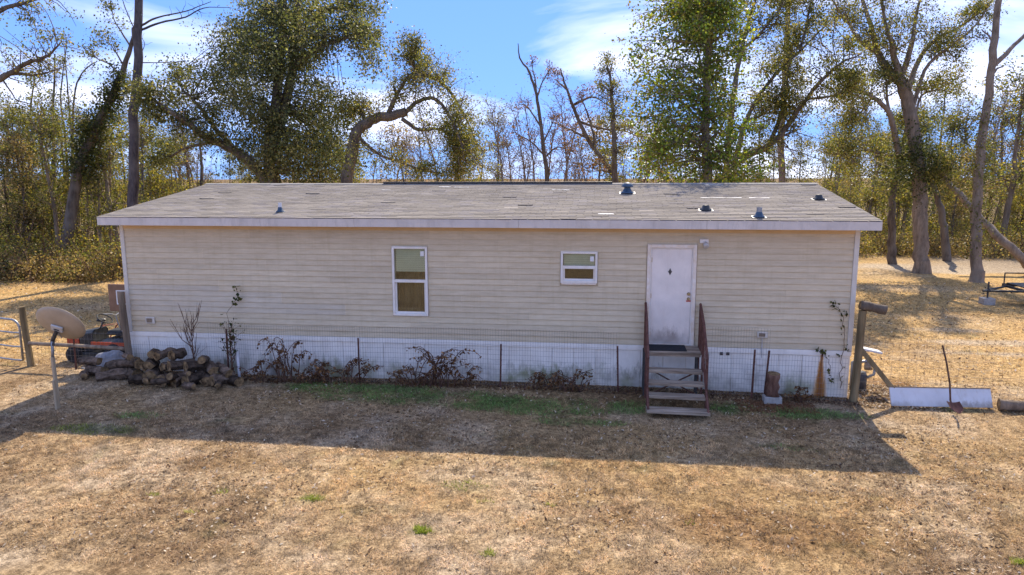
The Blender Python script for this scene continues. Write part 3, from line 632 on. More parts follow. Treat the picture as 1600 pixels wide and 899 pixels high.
wire_fence('wire_fence', 'sagging welded wire fence with thin steel posts along the white skirting', [(-7.2, -0.30), (-2.1, -0.36), (3.0, -0.34)], front_top,
           [(-2.13, -0.36, 0.93, 0.0), (0.76, -0.36, 0.87, 0.02), (3.03, -0.34, 0.90, -0.03), (-4.95, -0.33, 1.05, 0.01)])
wire_fence('wire_fence', 'welded wire fence with two steel posts between the steps and the leaning timber post', [(4.72, -0.32), (7.3, -0.28)], front_top, [(5.55, -0.34, 0.94, 0.02), (5.78, -0.34, 0.94, 0.05)])
wire_fence('wire_fence', 'thin wire fence running behind the white sheet and shovel', [(7.5, -0.10), (12.6, 0.10), (18, 0.3)], lambda x_: 1.2, [(12.6, 0.1, 1.3, 0), (17.9, 0.3, 1.3, 0)], dx=0.15, dz=0.15, th=0.0016)
wire_fence('wire_fence', 'low wire fence under the wooden rail between gate post and house', [(-9.85, 0.15), (-7.45, -0.15)], lambda x_: 0.85, [(-8.7, 0.0, 0.9, 0.02)], dx=0.10, dz=0.13, th=0.0018)

# ------------------------------------------------------------------ timber posts, rail, gate
def round_post(name, label, base, top, r, mat, cat='post', wob=0.06, n=10):
    base = np.array(base, float); top = np.array(top, float)
    pts = [base + (top-base)*t_ + np.array([0.008*math.sin(t_*5), 0.006*math.cos(t_*4), 0]) for t_ in np.linspace(0, 1, 7)]
    o = MB().tube(pts, r, r*0.9, n=n, wob=wob).build(name, mat, loc=base); return tag(o, label, cat)
round_post('gate_post', 'tall round wooden gate post beside the metal tube gate', (-9.97, 0.16, -0.15), (-10.02, 0.16, 1.36), 0.072, 'post')
round_post('corner_post', 'tall weathered wooden post at the brown backboard end of the house', (-7.30, -0.17, -0.1), (-7.36, -0.17, 1.80), 0.075, 'post_grey')
mb = MB(); mb.tube([(-9.9, 0.11, 0.55), (-8.8, 0.0, 0.56), (-7.38, -0.1, 0.545)], 0.045, 0.04, n=9, wob=0.08)
tag(mb.build('fence_rail', 'post_grey', loc=(-8.6, 0.0, 0.5)), 'horizontal wooden rail spanning from gate post to corner post', 'rail')
round_post('leaning_post', 'thick mossy timber post leaning beside the house with a log on top', (7.40, -0.22, -0.15), (7.47, -0.22, 1.74), 0.075, 'post')
a, b = np.array((7.44, -0.2, 1.06)), np.array((8.06, -0.30, 0.30)); d = nrm(b-a)
o = MB().box((-0.045, -0.045, 0), (0.045, 0.045, np.linalg.norm(b-a)), rot_to(d), a).build('brace_timber', 'post', loc=a, bevel=0.006); tag(o, 'diagonal timber brace running from the leaning post to the white sheet', 'timber')
# gate
gate = empty('tube_gate', 'grey metal tube farm gate with rounded corner beside the wooden post', 'gate', (-10.2, 0.2, 0))
xg, yg = -10.10, 0.2; pts = [(xg-3.6, yg+0.9, 1.06), (xg-0.28, yg, 1.06)] + [(xg-0.28+0.2*math.sin(t_), yg, 0.86+0.2*math.cos(t_)) for t_ in np.linspace(0.2, 1.57, 6)] + [(xg-0.08, yg, 0.13)]
MB().tube(pts, 0.024, n=10).build('gate_frame', 'galv', gate, smooth=True)
for zz in (0.13, 0.44, 0.76): MB().tube([(xg-3.6, yg+0.9, zz), (xg-0.28, yg+0.003, zz), (xg-0.08, yg, zz)], 0.019, n=8).build('gate_rail', 'galv', gate, smooth=True)
MB().tube([(xg-2.0, yg+0.48, 0.13), (xg-2.0, yg+0.48, 1.06)], 0.018, n=8).build('gate_brace', 'galv', gate)
for zz in (0.3, 0.9): MB().tube([(xg-0.1, yg, zz), (xg+0.06, yg-0.02, zz)], 0.012, n=6).build('hinge', 'dark_metal', gate)

# ------------------------------------------------------------------ satellite dish
dish = empty('satellite_dish', 'tan satellite dish on a thin wooden stake seen from behind', 'satellite dish', (-7.1, -2.47, 0))
DB = onG(-7.1, -2.47)
MB().box((-0.032, -0.02, -0.2), (0.032, 0.02, 0.98), rot_to((-0.015, 0, 1)), DB).build('stake', 'dish_post', dish, bevel=0.004)
MB().box((0.036, -0.02, -0.2), (0.062, 0.018, 0.55), rot_to((-0.015, 0, 1)), DB).build('stake', 'dish_post', dish, bevel=0.004)
mb = MB(); mb.tube([DB+(-0.02, 0, 0.96), DB+(0.0, 0.0, 1.10), DB+(-0.01, 0.01, 1.16), DB+(-0.01, 0.02, 1.26)], 0.026, n=10); mb.build('mast', 'galv', dish, smooth=True)
dv = nrm(ray(94, 508)); dr = nrm(np.cross(dv, (0, 0, 1))); du = np.cross(dr, dv)
axis = nrm(0.52*dr + 0.66*du + 0.54*dv); xax = nrm(np.array(dr) - axis*np.dot(dr, axis)); yax = np.cross(axis, xax)
if yax[2] < 0: xax, yax = -xax, -yax
RD = np.stack([xax, yax, axis], 1); dc = WL(94, 507, -2.40); V = []; n_ = 40; rings = 9
for s_, off in ((1, 0.0), (-1, 0.014)):
    for i in range(rings):
        r_ = 0.03+0.97*i/(rings-1)
        for j in range(n_): t_ = 2*math.pi*j/n_; V.append((0.43*r_*math.cos(t_), 0.41*r_*math.sin(t_), 0.10*r_*r_-0.07-off*(0.3 if i == rings-1 else 1)))
V = np.array(V) @ RD.T + dc; Fc = []
for k in (0, 1):
    b0 = k*rings*n_
    for i in range(rings-1):
        for j in range(n_):
            f_ = (b0+i*n_+j, b0+i*n_+(j+1) % n_, b0+(i+1)*n_+(j+1) % n_, b0+(i+1)*n_+j); Fc.append(f_ if k == 0 else f_[::-1])
    Fc.append(tuple(b0+j for j in range(n_))[::(1 if k else -1)])
for j in range(n_): Fc.append(((rings-1)*n_+j, (rings-1)*n_+(j+1) % n_, (2*rings-1)*n_+(j+1) % n_, (2*rings-1)*n_+j))
MB().add(V, Fc).build('reflector', 'dish', dish, smooth=True)
br = MB().box((-0.10, -0.07, -0.125), (0.10, 0.07, -0.088), RD, dc).build('bracket', 'grey_plastic', dish, bevel=0.012)
MB().box((-0.045, -0.022, -0.131), (0.045, 0.0, -0.126), RD, dc).build('slot', 'black', br)
MB().tube([dc + RD @ np.array([0, -0.05, -0.12]), DB+(-0.01, 0.03, 1.27), DB+(-0.01, 0.02, 1.18)], 0.035, n=8).build('elbow', 'dark_metal', dish)
MB().tube([dc + RD @ np.array([0, -0.1, -0.11]), dc + RD @ np.array([0, -0.38, 0.0]), dc + RD @ np.array([0, -0.30, 0.36])], 0.014, n=8).build('feed_arm', 'grey_plastic', dish)
MB().lathe([(0.02, 0), (0.035, 0.02), (0.035, 0.08), (0.02, 0.1)], 12, rot_to(-axis), dc + RD @ np.array([0, -0.27, 0.42])).build('receiver', 'grey_plastic', dish)

# ------------------------------------------------------------------ logs
def log(center, axis_, length, r, label='rough split firewood log in the pile against the wire fence', group='firewood logs in the pile', name='log', mats=('log_bark', 'log_end'), roll=0, n=12):
    center = np.array(center, float); axis_ = nrm(axis_); k = 6
    perp = nrm(np.cross(axis_, (0, 0, 1.0)) + 1e-6); bend = random.uniform(-0.03, 0.03)*length
    pts = [np.array([0, 0, 0]) + axis_*length*(t_-0.5) + perp*bend*math.sin(math.pi*t_) for t_ in np.linspace(0, 1, k)]
    rad = r*(1+np.array([random.uniform(-0.10, 0.10) for _ in range(k)])); mb = MB(); mb.tube(pts, 0, radii=rad, n=n, wob=0.5 if n < 9 else 0.3, capmi=1)
    o = mb.build(name, list(mats)); o.location = tuple(center)
    for p_ in o.data.polygons: p_.use_smooth = len(p_.vertices) == 4 and n > 9
    return tag(o, label, 'log', group)
rows = [  # u (photo px), height, y, radius, length, direction
    (150, 0.13, -0.55, 0.13, 0.75, (0.9, -0.35, 0.05)), (175, 0.12, -0.75, 0.13, 0.85, (0.95, 0.3, 0.18)), (205, 0.14, -0.62, 0.14, 0.6, (0.8, -0.6, 0)), (215, 0.13, -0.95, 0.12, 0.5, (0.9, 0.4, -0.05)),
    (238, 0.15, -0.75, 0.15, 0.5, (0.3, -0.95, 0)), (255, 0.14, -0.95, 0.13, 0.45, (0.2, -0.97, 0.1)), (280, 0.14, -0.85, 0.14, 0.5, (-0.35, -0.9, 0)), (302, 0.14, -0.82, 0.15, 0.5, (-0.25, -0.95, 0)), (325, 0.13, -0.75, 0.14, 0.5, (0.2, -0.97, 0)),
    (345, 0.13, -0.72, 0.14, 0.55, (-0.5, -0.85, 0)), (362, 0.10, -0.68, 0.11, 0.5, (0.85, -0.5, 0.0)),
    (212, 0.37, -0.62, 0.13, 0.5, (0.75, -0.62, 0.05)), (236, 0.38, -0.72, 0.16, 0.5, (0.15, -0.98, 0.05)), (262, 0.36, -0.72, 0.12, 0.45, (-0.1, -0.98, 0.1)), (283, 0.38, -0.70, 0.14, 0.5, (-0.5, -0.85, 0.1)), (306, 0.37, -0.66, 0.15, 0.55, (-0.6, -0.78, 0.1)), (330, 0.33, -0.62, 0.11, 0.5, (0.6, -0.75, -0.1)), (348, 0.30, -0.60, 0.10, 0.45, (0.8, -0.5, -0.2)),
    (240, 0.60, -0.66, 0.11, 0.45, (0.4, -0.9, 0.15)), (258, 0.60, -0.66, 0.12, 0.45, (-0.1, -0.98, 0)), (278, 0.60, -0.62, 0.115, 0.42, (-0.25, -0.95, 0)), (248, 0.17, -1.12, 0.09, 0.35, (0.9, 0.3, 0.1)),
    (225, 0.14, -1.05, 0.07, 0.3, (0.5, -0.8, 0.2)), (292, 0.10, -1.12, 0.07, 0.35, (0.9, -0.3, 0)), (318, 0.50, -0.62, 0.09, 0.4, (0.3, -0.9, 0.2)), (270, 0.22, -1.0, 0.08, 0.4, (0.1, -0.95, 0.3)), (200, 0.50, -0.58, 0.08, 0.45, (0.7, -0.6, 0.1)), (340, 0.12, -0.98, 0.08, 0.4, (0.3, -0.9, 0)), (290, 0.28, -0.92, 0.07, 0.35, (0.6, -0.7, 0.2)),
    (190, 0.30, -0.55, 0.11, 0.9, (0.93, -0.28, 0.22)), (140, 0.33, -0.45, 0.12, 0.7, (0.97, -0.1, 0.05)), (128, 0.10, -0.75, 0.09, 0.35, (0.6, -0.7, 0))]
for (u, z_, y_, r_, l_, d_) in rows:
    p_ = WL(u, 560, y_); log((p_[0], y_, z_*0.92+float(hgt(p_[0], y_))), d_, l_*random.uniform(0.7, 1.05), r_*random.uniform(0.72, 1.0), 'rough dark firewood log in the heap against the white skirting', n=random.choice([5, 6, 7, 10]))
log((7.63, -0.24, 1.80), (0.95, -0.12, -0.16), 0.46, 0.085, 'short grey weathered log lying across the top of the leaning post', None, 'log', ('bark', 'log_end'))
log((10.05, -0.42, 0.10), (0.98, -0.1, 0.0), 0.42, 0.095, 'short grey log lying on the ground at the end of the white sheet', None, 'log', ('bark_grey', 'log_end'))
blk = onG(5.87, -0.55); tag(MB().box((-0.16, -0.1, -0.03), (0.16, 0.12, 0.13), None, blk).build('concrete_block', 'concrete', loc=blk, bevel=0.012), 'concrete block on the ground under the upright brown log', 'block')
lg = log((5.87, -0.53, float(blk[2])+0.13+0.215), (0.02, 0.0, 1), 0.43, 0.115, 'upright brown log standing on a concrete block by the fence', None, 'upright_log', ('bark_grey', 'log_end'))
M['stump'] = simple('red_brown_bark', (0.10, 0.05, 0.035), (0.24, 0.14, 0.10), 12, 0.95, 0.1, bstr=0.8, bdist=0.02, stretch=(1, 1, 0.3)); lg.data.materials[0] = M['stump']
# ------------------------------------------------------------------ white sheet and shovel
pl = onG(8.88, -0.34); mb = MB(); R_ = np.array(Matrix.Rotation(math.radians(3.5), 3, 'Z') @ Matrix.Rotation(math.radians(-24), 3, 'X'))
mb.box((-0.89, -0.02, 0.02), (0.89, 0.02, 0.36), R_, pl+(0, -0.08, 0)); sheet = empty('white_sheet', 'long low white sheet panel propped on edge beside the timber brace', 'panel', pl)
mb.build('panel', 'white_panel', sheet, bevel=0.004); MB().box((-0.895, -0.025, 0.357), (0.895, 0.025, 0.375), R_, pl+(0, -0.08, 0)).build('edge_strip', 'post_grey', sheet)
for sx in (-0.85, 0.85): MB().box((sx-0.02, 0.02, 0.0), (sx+0.02, 0.28, 0.04), None, pl).build('back_support', 'post_grey', sheet)
sh = onG(8.86, -0.62); shovel = empty('shovel', 'rusty old shovel with a long dark handle leaning on the white sheet', 'shovel', sh)
MB().tube([sh+(0.07, -0.02, 0.16), sh+(0.06, 0.0, 0.22), sh+(0.07, 0.10, 0.5), sh+(0.03, 0.2, 0.85), sh+(-0.03, 0.28, 1.16)], 0.017, n=8).build('handle', 'stick', shovel, smooth=True)
mb = MB(); V = []
for i in range(7):
    t_ = i/6; w_ = 0.11*(1-max(0, t_-0.55)**2*3.2)
    for j in range(5):
        s_ = (j-2)/2; V.append(sh + np.array([0.09+0.05*t_+w_*s_, -0.03-0.16*t_, 0.19-0.15*t_ + 0.025*s_*s_]))
V2 = [p_ - np.array([0, 0, 0.006]) for p_ in V]
Fq = [(i*5+j, i*5+j+1, (i+1)*5+j+1, (i+1)*5+j) for i in range(6) for j in range(4)]; mb.add(V+V2, Fq + [tuple(k+35 for k in f_[::-1]) for f_ in Fq]); mb.build('blade', 'rust', shovel)
# water pump by the leaning post
pu = onG(7.78, 0.62); pump = empty('water_pump', 'small well pump with pipes and a white cover behind the timber brace', 'pump', pu)
MB().lathe([(0.13, 0), (0.14, 0.05), (0.14, 0.3), (0.11, 0.36)], 14, None, pu).build('pump_body', 'dark_metal', pump, smooth=True)
MB().tube([pu+(0.1, -0.05, 0.25), pu+(0.25, -0.05, 0.32), pu+(0.27, -0.05, 0.5), pu+(0.12, -0.06, 0.6), pu+(-0.1, -0.05, 0.55)], 0.03, n=8).build('pipe', 'galv', pump, smooth=True)
MB().tube([pu+(-0.15, 0, 0.0), pu+(-0.15, 0, 0.55), pu+(0.0, 0, 0.62)], 0.025, n=8).build('pipe', 'galv', pump, smooth=True)
MB().lathe([(0.07, 0), (0.08, 0.02), (0.08, 0.09), (0.05, 0.12)], 12, rot_to((1, -0.3, 0)), pu+(0.05, -0.08, 0.5)).build('valve', 'post_grey', pump, smooth=True)
MB().box((-0.18, -0.12, 0.80), (0.20, 0.12, 0.84), np.array(Matrix.Rotation(0.2, 3, 'Y')), pu).build('cover', 'white_panel', pump, bevel=0.01)
MB().box((-0.03, -0.03, 0), (0.03, 0.03, 0.8), None, pu+(-0.05, 0.1, 0)).build('stand', 'post_grey', pump)

# ------------------------------------------------------------------ backboard, mower and clutter at the left end
bb = onG(float(WL(170, 462, 0.75)[0])+0.22, 0.75); board = empty('backboard', 'brown backboard with white outlined square on a wooden post by the house corner', 'backboard', bb)
MB().box((-0.05, 0.025, -0.1), (0.05, 0.12, 1.45), None, bb+(0.02, 0, 0)).build('post', 'post_grey', board)
MB().box((-0.22, -0.02, 1.18), (0.50, 0.02, 1.80), None, bb).build('board', 'brown_board', board, bevel=0.05)
for lo, hi in (((-0.02, -0.026, 1.34), (0.33, -0.021, 1.365)), ((-0.02, -0.026, 1.64), (0.33, -0.021, 1.665)), ((-0.02, -0.026, 1.366), (0.005, -0.021, 1.639)), ((0.305, -0.026, 1.366), (0.33, -0.021, 1.639))):
    MB().box(lo, hi, None, bb).build('white_line', 'paper', board)
mw = onG(-8.72, 0.95); mower = empty('riding_mower', 'red riding mower with black seat parked behind the wooden rail', 'mower', mw)
def wheel(p_, r_, w_):
    o = MB().lathe([(r_*0.55, -w_/2), (r_*0.9, -w_/2), (r_, -w_*0.3), (r_, w_*0.3), (r_*0.9, w_/2), (r_*0.55, w_/2)], 20, rot_to((0, 1, 0)), p_).build('wheel', 'black', mower, smooth=True)
    MB().lathe([(r_*0.54, -w_*0.42), (r_*0.5, w_*0.4), (r_*0.15, w_*0.5)], 14, rot_to((0, -1, 0)), p_).build('rim', 'trim', o, smooth=True)
for dx_, r_ in ((-0.48, 0.19), (0.55, 0.25)):
    for dy_ in (-0.36, 0.36): wheel(mw+(dx_, dy_, r_), r_, 0.18)
def loft(secs, name, mat, par, bevel=0.0, smooth=False):
    n_ = len(secs[0]); v_ = [p_ for s_ in secs for p_ in s_]; f_ = [(i*n_+j, i*n_+(j+1) % n_, (i+1)*n_+(j+1) % n_, (i+1)*n_+j) for i in range(len(secs)-1) for j in range(n_)]
    f_ += [tuple(range(n_-1, -1, -1)), tuple((len(secs)-1)*n_+j for j in range(n_))]; return MB().add(v_, f_).build(name, mat, par, smooth, bevel=bevel)
def sec(x_, w_, z0_, z1_): return [mw+(x_, -w_, z0_), mw+(x_, w_, z0_), mw+(x_, w_*1.0, z1_-0.06), mw+(x_, w_*0.7, z1_), mw+(x_, -w_*0.7, z1_), mw+(x_, -w_, z1_-0.06)]
loft([sec(-0.78, 0.2, 0.28, 0.52), sec(-0.7, 0.25, 0.25, 0.62), sec(-0.3, 0.27, 0.25, 0.70), sec(-0.08, 0.27, 0.25, 0.74)], 'hood', 'black_paint', mower, 0.01)
for dy_ in (-0.285, 0.275): MB().box((-0.72, dy_, 0.34), (-0.42, dy_+0.012, 0.55), None, mw).build('side_panel', 'red', mower)
loft([sec(-0.05, 0.40, 0.36, 0.44), sec(0.25, 0.42, 0.44, 0.55), sec(0.6, 0.42, 0.47, 0.57), sec(0.88, 0.38, 0.42, 0.53)], 'fender', 'black_paint', mower, 0.01)
MB().box((0.0, -0.445, 0.43), (0.86, -0.425, 0.51), None, mw).build('fender_stripe', 'red', mower)
MB().box((-0.6, -0.38, 0.12), (0.35, 0.38, 0.24), None, mw).build('cutting_deck', 'black_paint', mower, bevel=0.02)
st = loft([sec(0.22, 0.2, 0.62, 0.72), sec(0.55, 0.22, 0.62, 0.74), sec(0.64, 0.2, 0.62, 0.78)], 'seat', 'black', mower, 0.02)
loft([[mw+(0.58, -0.2, 0.72), mw+(0.66, -0.2, 0.72), mw+(0.66, 0.2, 0.72), mw+(0.58, 0.2, 0.72)], [mw+(0.68, -0.19, 1.08), mw+(0.74, -0.19, 1.08), mw+(0.74, 0.19, 1.08), mw+(0.68, 0.19, 1.08)]], 'seat_back', 'black', mower, 0.03)
MB().tube([mw+(0.63, -0.21, 0.72), mw+(0.68, -0.215, 0.95), mw+(0.74, -0.2, 1.12), mw+(0.76, 0.0, 1.15), mw+(0.74, 0.2, 1.12)], 0.014, n=6).build('seat_piping', 'trim', mower)
MB().tube([mw+(-0.1, 0, 0.7), mw+(0.06, 0, 0.95)], 0.02, n=8).build('steering_column', 'dark_metal', mower)
cc = mw+(0.06, 0, 0.96); dd = nrm((0.55, 0, 0.8)); e1 = np.array([0, 1, 0]); e2 = np.cross(dd, e1)
MB().tube([cc + 0.17*(math.cos(t_)*e1 + math.sin(t_)*e2) for t_ in np.linspace(0, 2*math.pi, 19)], 0.014, n=6).build('steering_wheel', 'black', mower)
MB().box((-0.785, -0.16, 0.34), (-0.775, 0.16, 0.46), None, mw).build('grille', 'black', mower)
for dy_ in (-0.13, 0.13): MB().lathe([(0.05, 0), (0.045, 0.02)], 12, rot_to((-1, 0, 0)), mw+(-0.77, dy_, 0.5)).build('headlight', 'trim', mower)
# draped tarp over a low heap
tp = onG(-8.05, 0.30); nx2, ny2 = 22, 16; V = []
for j in range(ny2):
    for i in range(nx2):
        a_ = (i/(nx2-1)-0.5)*2; b_ = (j/(ny2-1)-0.5)*2; rr = math.sqrt(a_*a_+b_*b_)
        V.append(tp + np.array([0.55*a_, 0.30*b_, max(0.0, 0.34*(1-rr**2.2)) + 0.03*math.sin(7*a_+3*b_) + 0.02*math.cos(11*b_-4*a_) + 0.01]))
mb = MB(); mb.add(V, [(j*nx2+i, j*nx2+i+1, (j+1)*nx2+i+1, (j+1)*nx2+i) for j in range(ny2-1) for i in range(nx2-1)]); o = mb.build('tarp', 'tarp', smooth=True, loc=tp); o.modifiers.new('solid', 'SOLIDIFY').thickness = 0.01
tag(o, 'crumpled grey tarp heaped beneath the wooden rail beside the mower', 'tarp')
# child's bicycle-like frame leaning behind
bk = onG(-9.05, 1.55); bike = empty('bicycle', 'old small bicycle with grey handlebar standing behind the mower', 'bicycle', bk)
for dx_ in (-0.42, 0.42):
    c_ = bk+(dx_, 0, 0.28); wo = MB().tube([c_ + 0.26*np.array([math.cos(t_), 0, math.sin(t_)]) for t_ in np.linspace(0, 2*math.pi, 25)], 0.022, n=6).build('wheel', 'black', bike, smooth=True)
    mb = MB()
    for t_ in np.linspace(0, math.pi, 7)[:-1]: d_ = 0.25*np.array([math.cos(t_), 0, math.sin(t_)]); mb.tube([c_-d_, c_+d_], 0.003, n=3)
    mb.build('spokes', 'galv', wo)
MB().tube([bk+(-0.42, 0, 0.28), bk+(-0.05, 0, 0.28), bk+(0.25, 0, 0.72), bk+(-0.15, 0, 0.66), bk+(-0.05, 0, 0.28)], 0.017, n=8).build('frame', 'red', bike)
MB().tube([bk+(0.42, 0, 0.28), bk+(0.26, 0, 0.74), bk+(0.22, 0, 0.92)], 0.016, n=8).build('fork', 'galv', bike)
MB().tube([bk+(0.10, -0.28, 1.0), bk+(0.24, -0.15, 0.98), bk+(0.22, 0, 0.92), bk+(0.24, 0.15, 0.98), bk+(0.10, 0.28, 1.0)], 0.013, n=8).build('handlebar', 'galv', bike)
MB().lathe([(0.03, 0), (0.10, 0.02), (0.09, 0.06), (0.02, 0.07)], 12, None, bk+(-0.18, 0, 0.76)).build('saddle', 'black', bike, smooth=True)
MB().tube([bk+(-0.15, 0, 0.64), bk+(-0.18, 0, 0.78)], 0.013, n=6).build('seat_post', 'galv', bike)

# ------------------------------------------------------------------ utility trailer at the right
tr = onG(16.1, 11.0); trailer = empty('utility_trailer', 'low black utility trailer with its tongue on a block in the field', 'trailer', tr)
mb = MB()
for yy in (-0.75, 0.75): mb.box((-0.1, yy-0.03, 0.50), (3.0, yy+0.03, 0.60), None, tr)
for xx in (-0.1, 1.4, 2.94): mb.box((xx, -0.72, 0.50), (xx+0.06, 0.72, 0.58), None, tr)
mb.build('chassis', 'black_paint', trailer); 
for k in range(7): MB().box((0.0, -0.7+k*0.2, 0.605), (2.95, -0.7+k*0.2+0.19, 0.64), None, tr).build('deck_plank', 'black_paint', trailer)
mb = MB()
for yy in (-0.75, 0.75):
    mb.tube([tr+(-0.05, yy, 0.95), tr+(2.97, yy, 0.95)], 0.022, n=6)
    for xx in (-0.05, 0.9, 1.9, 2.95): mb.tube([tr+(xx, yy, 0.6), tr+(xx, yy, 0.95)], 0.02, n=6)
mb.build('side_rail', 'black_paint', trailer)
MB().tube([tr+(0, -0.6, 0.53), tr+(-1.05, 0, 0.45)], 0.035, n=8).build('tongue', 'black_paint', trailer); MB().tube([tr+(0, 0.6, 0.53), tr+(-1.05, 0, 0.45)], 0.035, n=8).build('tongue', 'black_paint', trailer)
MB().tube([tr+(-0.9, 0, 0.22), tr+(-0.9, 0, 0.75)], 0.03, n=8).build('jack', 'dark_metal', trailer)
for yy in (-0.92, 0.92): MB().lathe([(0.15, -0.09), (0.29, -0.09), (0.32, -0.05), (0.32, 0.05), (0.29, 0.09), (0.15, 0.09)], 20, rot_to((0, 1, 0)), tr+(1.6, yy, 0.32)).build('wheel', 'black', trailer, smooth=True)
tag(MB().box((-1.08, -0.18, -0.02), (-0.72, 0.18, 0.22), None, tr).build('concrete_block', 'concrete', loc=tr, bevel=0.015), 'concrete block under the tongue of the black trailer', 'block')

# ------------------------------------------------------------------ trees
PAL = {
 'oak':   [(0.040, 0.048, 0.018), (0.070, 0.078, 0.026), (0.115, 0.110, 0.035), (0.155, 0.125, 0.045)],
 'cedar': [(0.035, 0.042, 0.022), (0.058, 0.068, 0.035), (0.095, 0.098, 0.05), (0.12, 0.11, 0.06)],
 'magn':  [(0.045, 0.070, 0.020), (0.08, 0.115, 0.026), (0.15, 0.17, 0.032), (0.11, 0.09, 0.030)],
 'yellow': [(0.115, 0.105, 0.028), (0.16, 0.13, 0.032), (0.075, 0.085, 0.028), (0.17, 0.125, 0.035)],
 'brown': [(0.11, 0.075, 0.042), (0.145, 0.10, 0.055), (0.18, 0.13, 0.075), (0.08, 0.072, 0.036)],
 'pine':  [(0.055, 0.062, 0.022), (0.085, 0.088, 0.030), (0.12, 0.105, 0.042), (0.065, 0.062, 0.028)],
 'ivy':   [(0.020, 0.028, 0.012), (0.035, 0.042, 0.018), (0.06, 0.062, 0.025)],
 'dead':  [(0.06, 0.028, 0.018), (0.10, 0.052, 0.034), (0.14, 0.08, 0.05)],
}
def leaf_cards(anchors, k, spread_, size, pal, r=None, flat=0.0, droop=0.0):
    r = r or rng; A = np.asarray(anchors, float)
    if size > 0.07: size *= 0.66; k = int(k*1.9+0.5)
    n_ = len(A)*k
    if n_ == 0: return np.zeros((0, 3)), np.zeros((0, 3))
    P_ = np.repeat(A, k, 0) + r.normal(0, 1, (n_, 3))*np.array([spread_, spread_, spread_*0.75])
    P_[:, 2] -= droop*np.abs(r.normal(0, 1, n_))
    d1 = r.normal(0, 1, (n_, 3)); d1[:, 2] -= 0.3; d1 /= np.linalg.norm(d1, axis=1, keepdims=True)
    nn_ = r.normal(0, 1, (n_, 3)); nn_[:, 2] += flat; d2 = np.cross(d1, nn_); d2 /= np.linalg.norm(d2, axis=1, keepdims=True)+1e-9
    s_ = size*(0.45+1.25*r.random(n_)**1.6)[:, None]; l = d1*s_; w_ = d2*s_*0.42
    V = np.stack([P_, P_+0.5*l+w_, P_+l, P_+0.5*l-w_], 1).reshape(-1, 3)
    pal = np.array(PAL[pal]); cl = np.repeat(r.integers(0, len(pal), len(A)), k); mixk = r.random(n_) < 0.2; cl[mixk] = r.integers(0, len(pal), mixk.sum())
    c = pal[cl]*np.array([1.95, 1.9, 1.5])*np.repeat(r.uniform(0.55, 1.4, (len(A), 1)), k, 0)*r.uniform(0.82, 1.2, (n_, 1)); hi_ = r.random(n_) < 0.08; c[hi_] *= 1.5; return V, np.repeat(c, 4, 0)
class Tree:
    def __init__(s, seed): s.r = np.random.default_rng(seed); s.mb = MB(); s.anch = []; s.sk = []; s.tw = 0.008
    def limb(s, pts, r0, r1, n=8, wob=0.12, sm=4):
        pts = np.asarray(pts, float)
        # smooth the polyline with Catmull-Rom and add gnarl
        Q = [2*pts[0]-pts[1]] + list(pts) + [2*pts[-1]-pts[-2]]; out = []
        for i in range(1, len(Q)-2):
            for t in np.linspace(0, 1, sm, endpoint=False):
                a, b, c, d = Q[i-1], Q[i], Q[i+1], Q[i+2]
                out.append(0.5*((2*b) + (c-a)*t + (2*a-5*b+4*c-d)*t*t + (3*b-a-3*c+d)*t**3))
        out.append(pts[-1]); out = np.array(out); g = s.r.normal(0, 1, out.shape)*min(r0*0.10, 0.03); g[0] = 0; out += g
        s.mb.tube(out, r0, r1, n=n, wob=wob, cap=False); s.sk.append(out[len(out)//4:]); return out
    def sub(s, path, r0, n, length, levels=2, t0=0.25, up=0.25, out_dir=None, twig=5, sides=4, gn=0.35, leaf=True, droop=0.0):
        r = s.r; k = len(path)
        for i in range(n):
            t = t0 + (1-t0)*r.random()**0.8; f = t*(k-1); a = int(min(f, k-2)); base = path[a] + (path[a+1]-path[a])*(f-a); tg = nrm(path[a+1]-path[a])
            d = nrm(r.normal(0, 1, 3)); d = nrm(d - tg*np.dot(d, tg)*0.7 + tg*0.55 + np.array([0, 0, up]) + (out_dir if out_dir is not None else 0))
            L = length*r.uniform(0.5, 1.15)*(1.0-0.35*t); m = 5; p = [base]; cd = d
            for j in range(m):
                cd = nrm(cd + r.normal(0, gn, 3) + np.array([0, 0, up*0.25-droop])); p.append(p[-1] + cd*L/m)
            p = np.array(p); rr = max(s.tw, r0*(1-0.6*t)*0.42); s.mb.tube(p, rr, max(s.tw*0.6, rr*0.35), n=sides, cap=False)
            if levels > 1: s.sub(p, rr, twig, length*0.45, levels-1, 0.2, up, None, twig, 3, gn, leaf, droop)
            if leaf and levels == 1: s.anch += [p[2], p[3], p[4], p[5]]
            elif leaf: s.anch += [p[5]]
    def finish(s, name, label, base, bark='bark', leaf=None, k=10, spread_=0.2, size=0.12, pal='oak', group=None, extra=None, flat=0.0, droop=0, cat='tree', thin=1.0):
        base = np.asarray(base, float); root = empty(name, label, cat, base, group)
        s.mb.build('trunk', bark, root, smooth=True)
        A = np.array(s.anch).reshape(-1, 3)
        if thin < 1 and len(A): A = A[s.r.random(len(A)) < thin]
        if leaf and len(A):
            V, c = leaf_cards(A, k, spread_, size, pal, s.r, flat, droop); fast_mesh('crown', V, 4, c, leaf, root)
        if extra:
            for nm, anc, kk, sp, sz, pl_ in extra: V, c = leaf_cards(anc, kk, sp, sz, pl_, s.r); fast_mesh(nm, V, 4, c, 'leaf', root)
        return root
def PL(lst, D, r=None, dj=0.0, dz=0.0):   # pixel polyline at depth D; the far end drifts dz metres in depth
    n_ = len(lst); return [P(u, v, D + dz*i/max(1, n_-1) + (r.normal(0, dj) if (r is not None and i) else 0)) for i, (u, v) in enumerate(lst)]
def ground_under(u, D):
    p_ = P(u, 430, D); return np.array([p_[0], p_[1], float(hgt(p_[0], p_[1])) - 0.05])
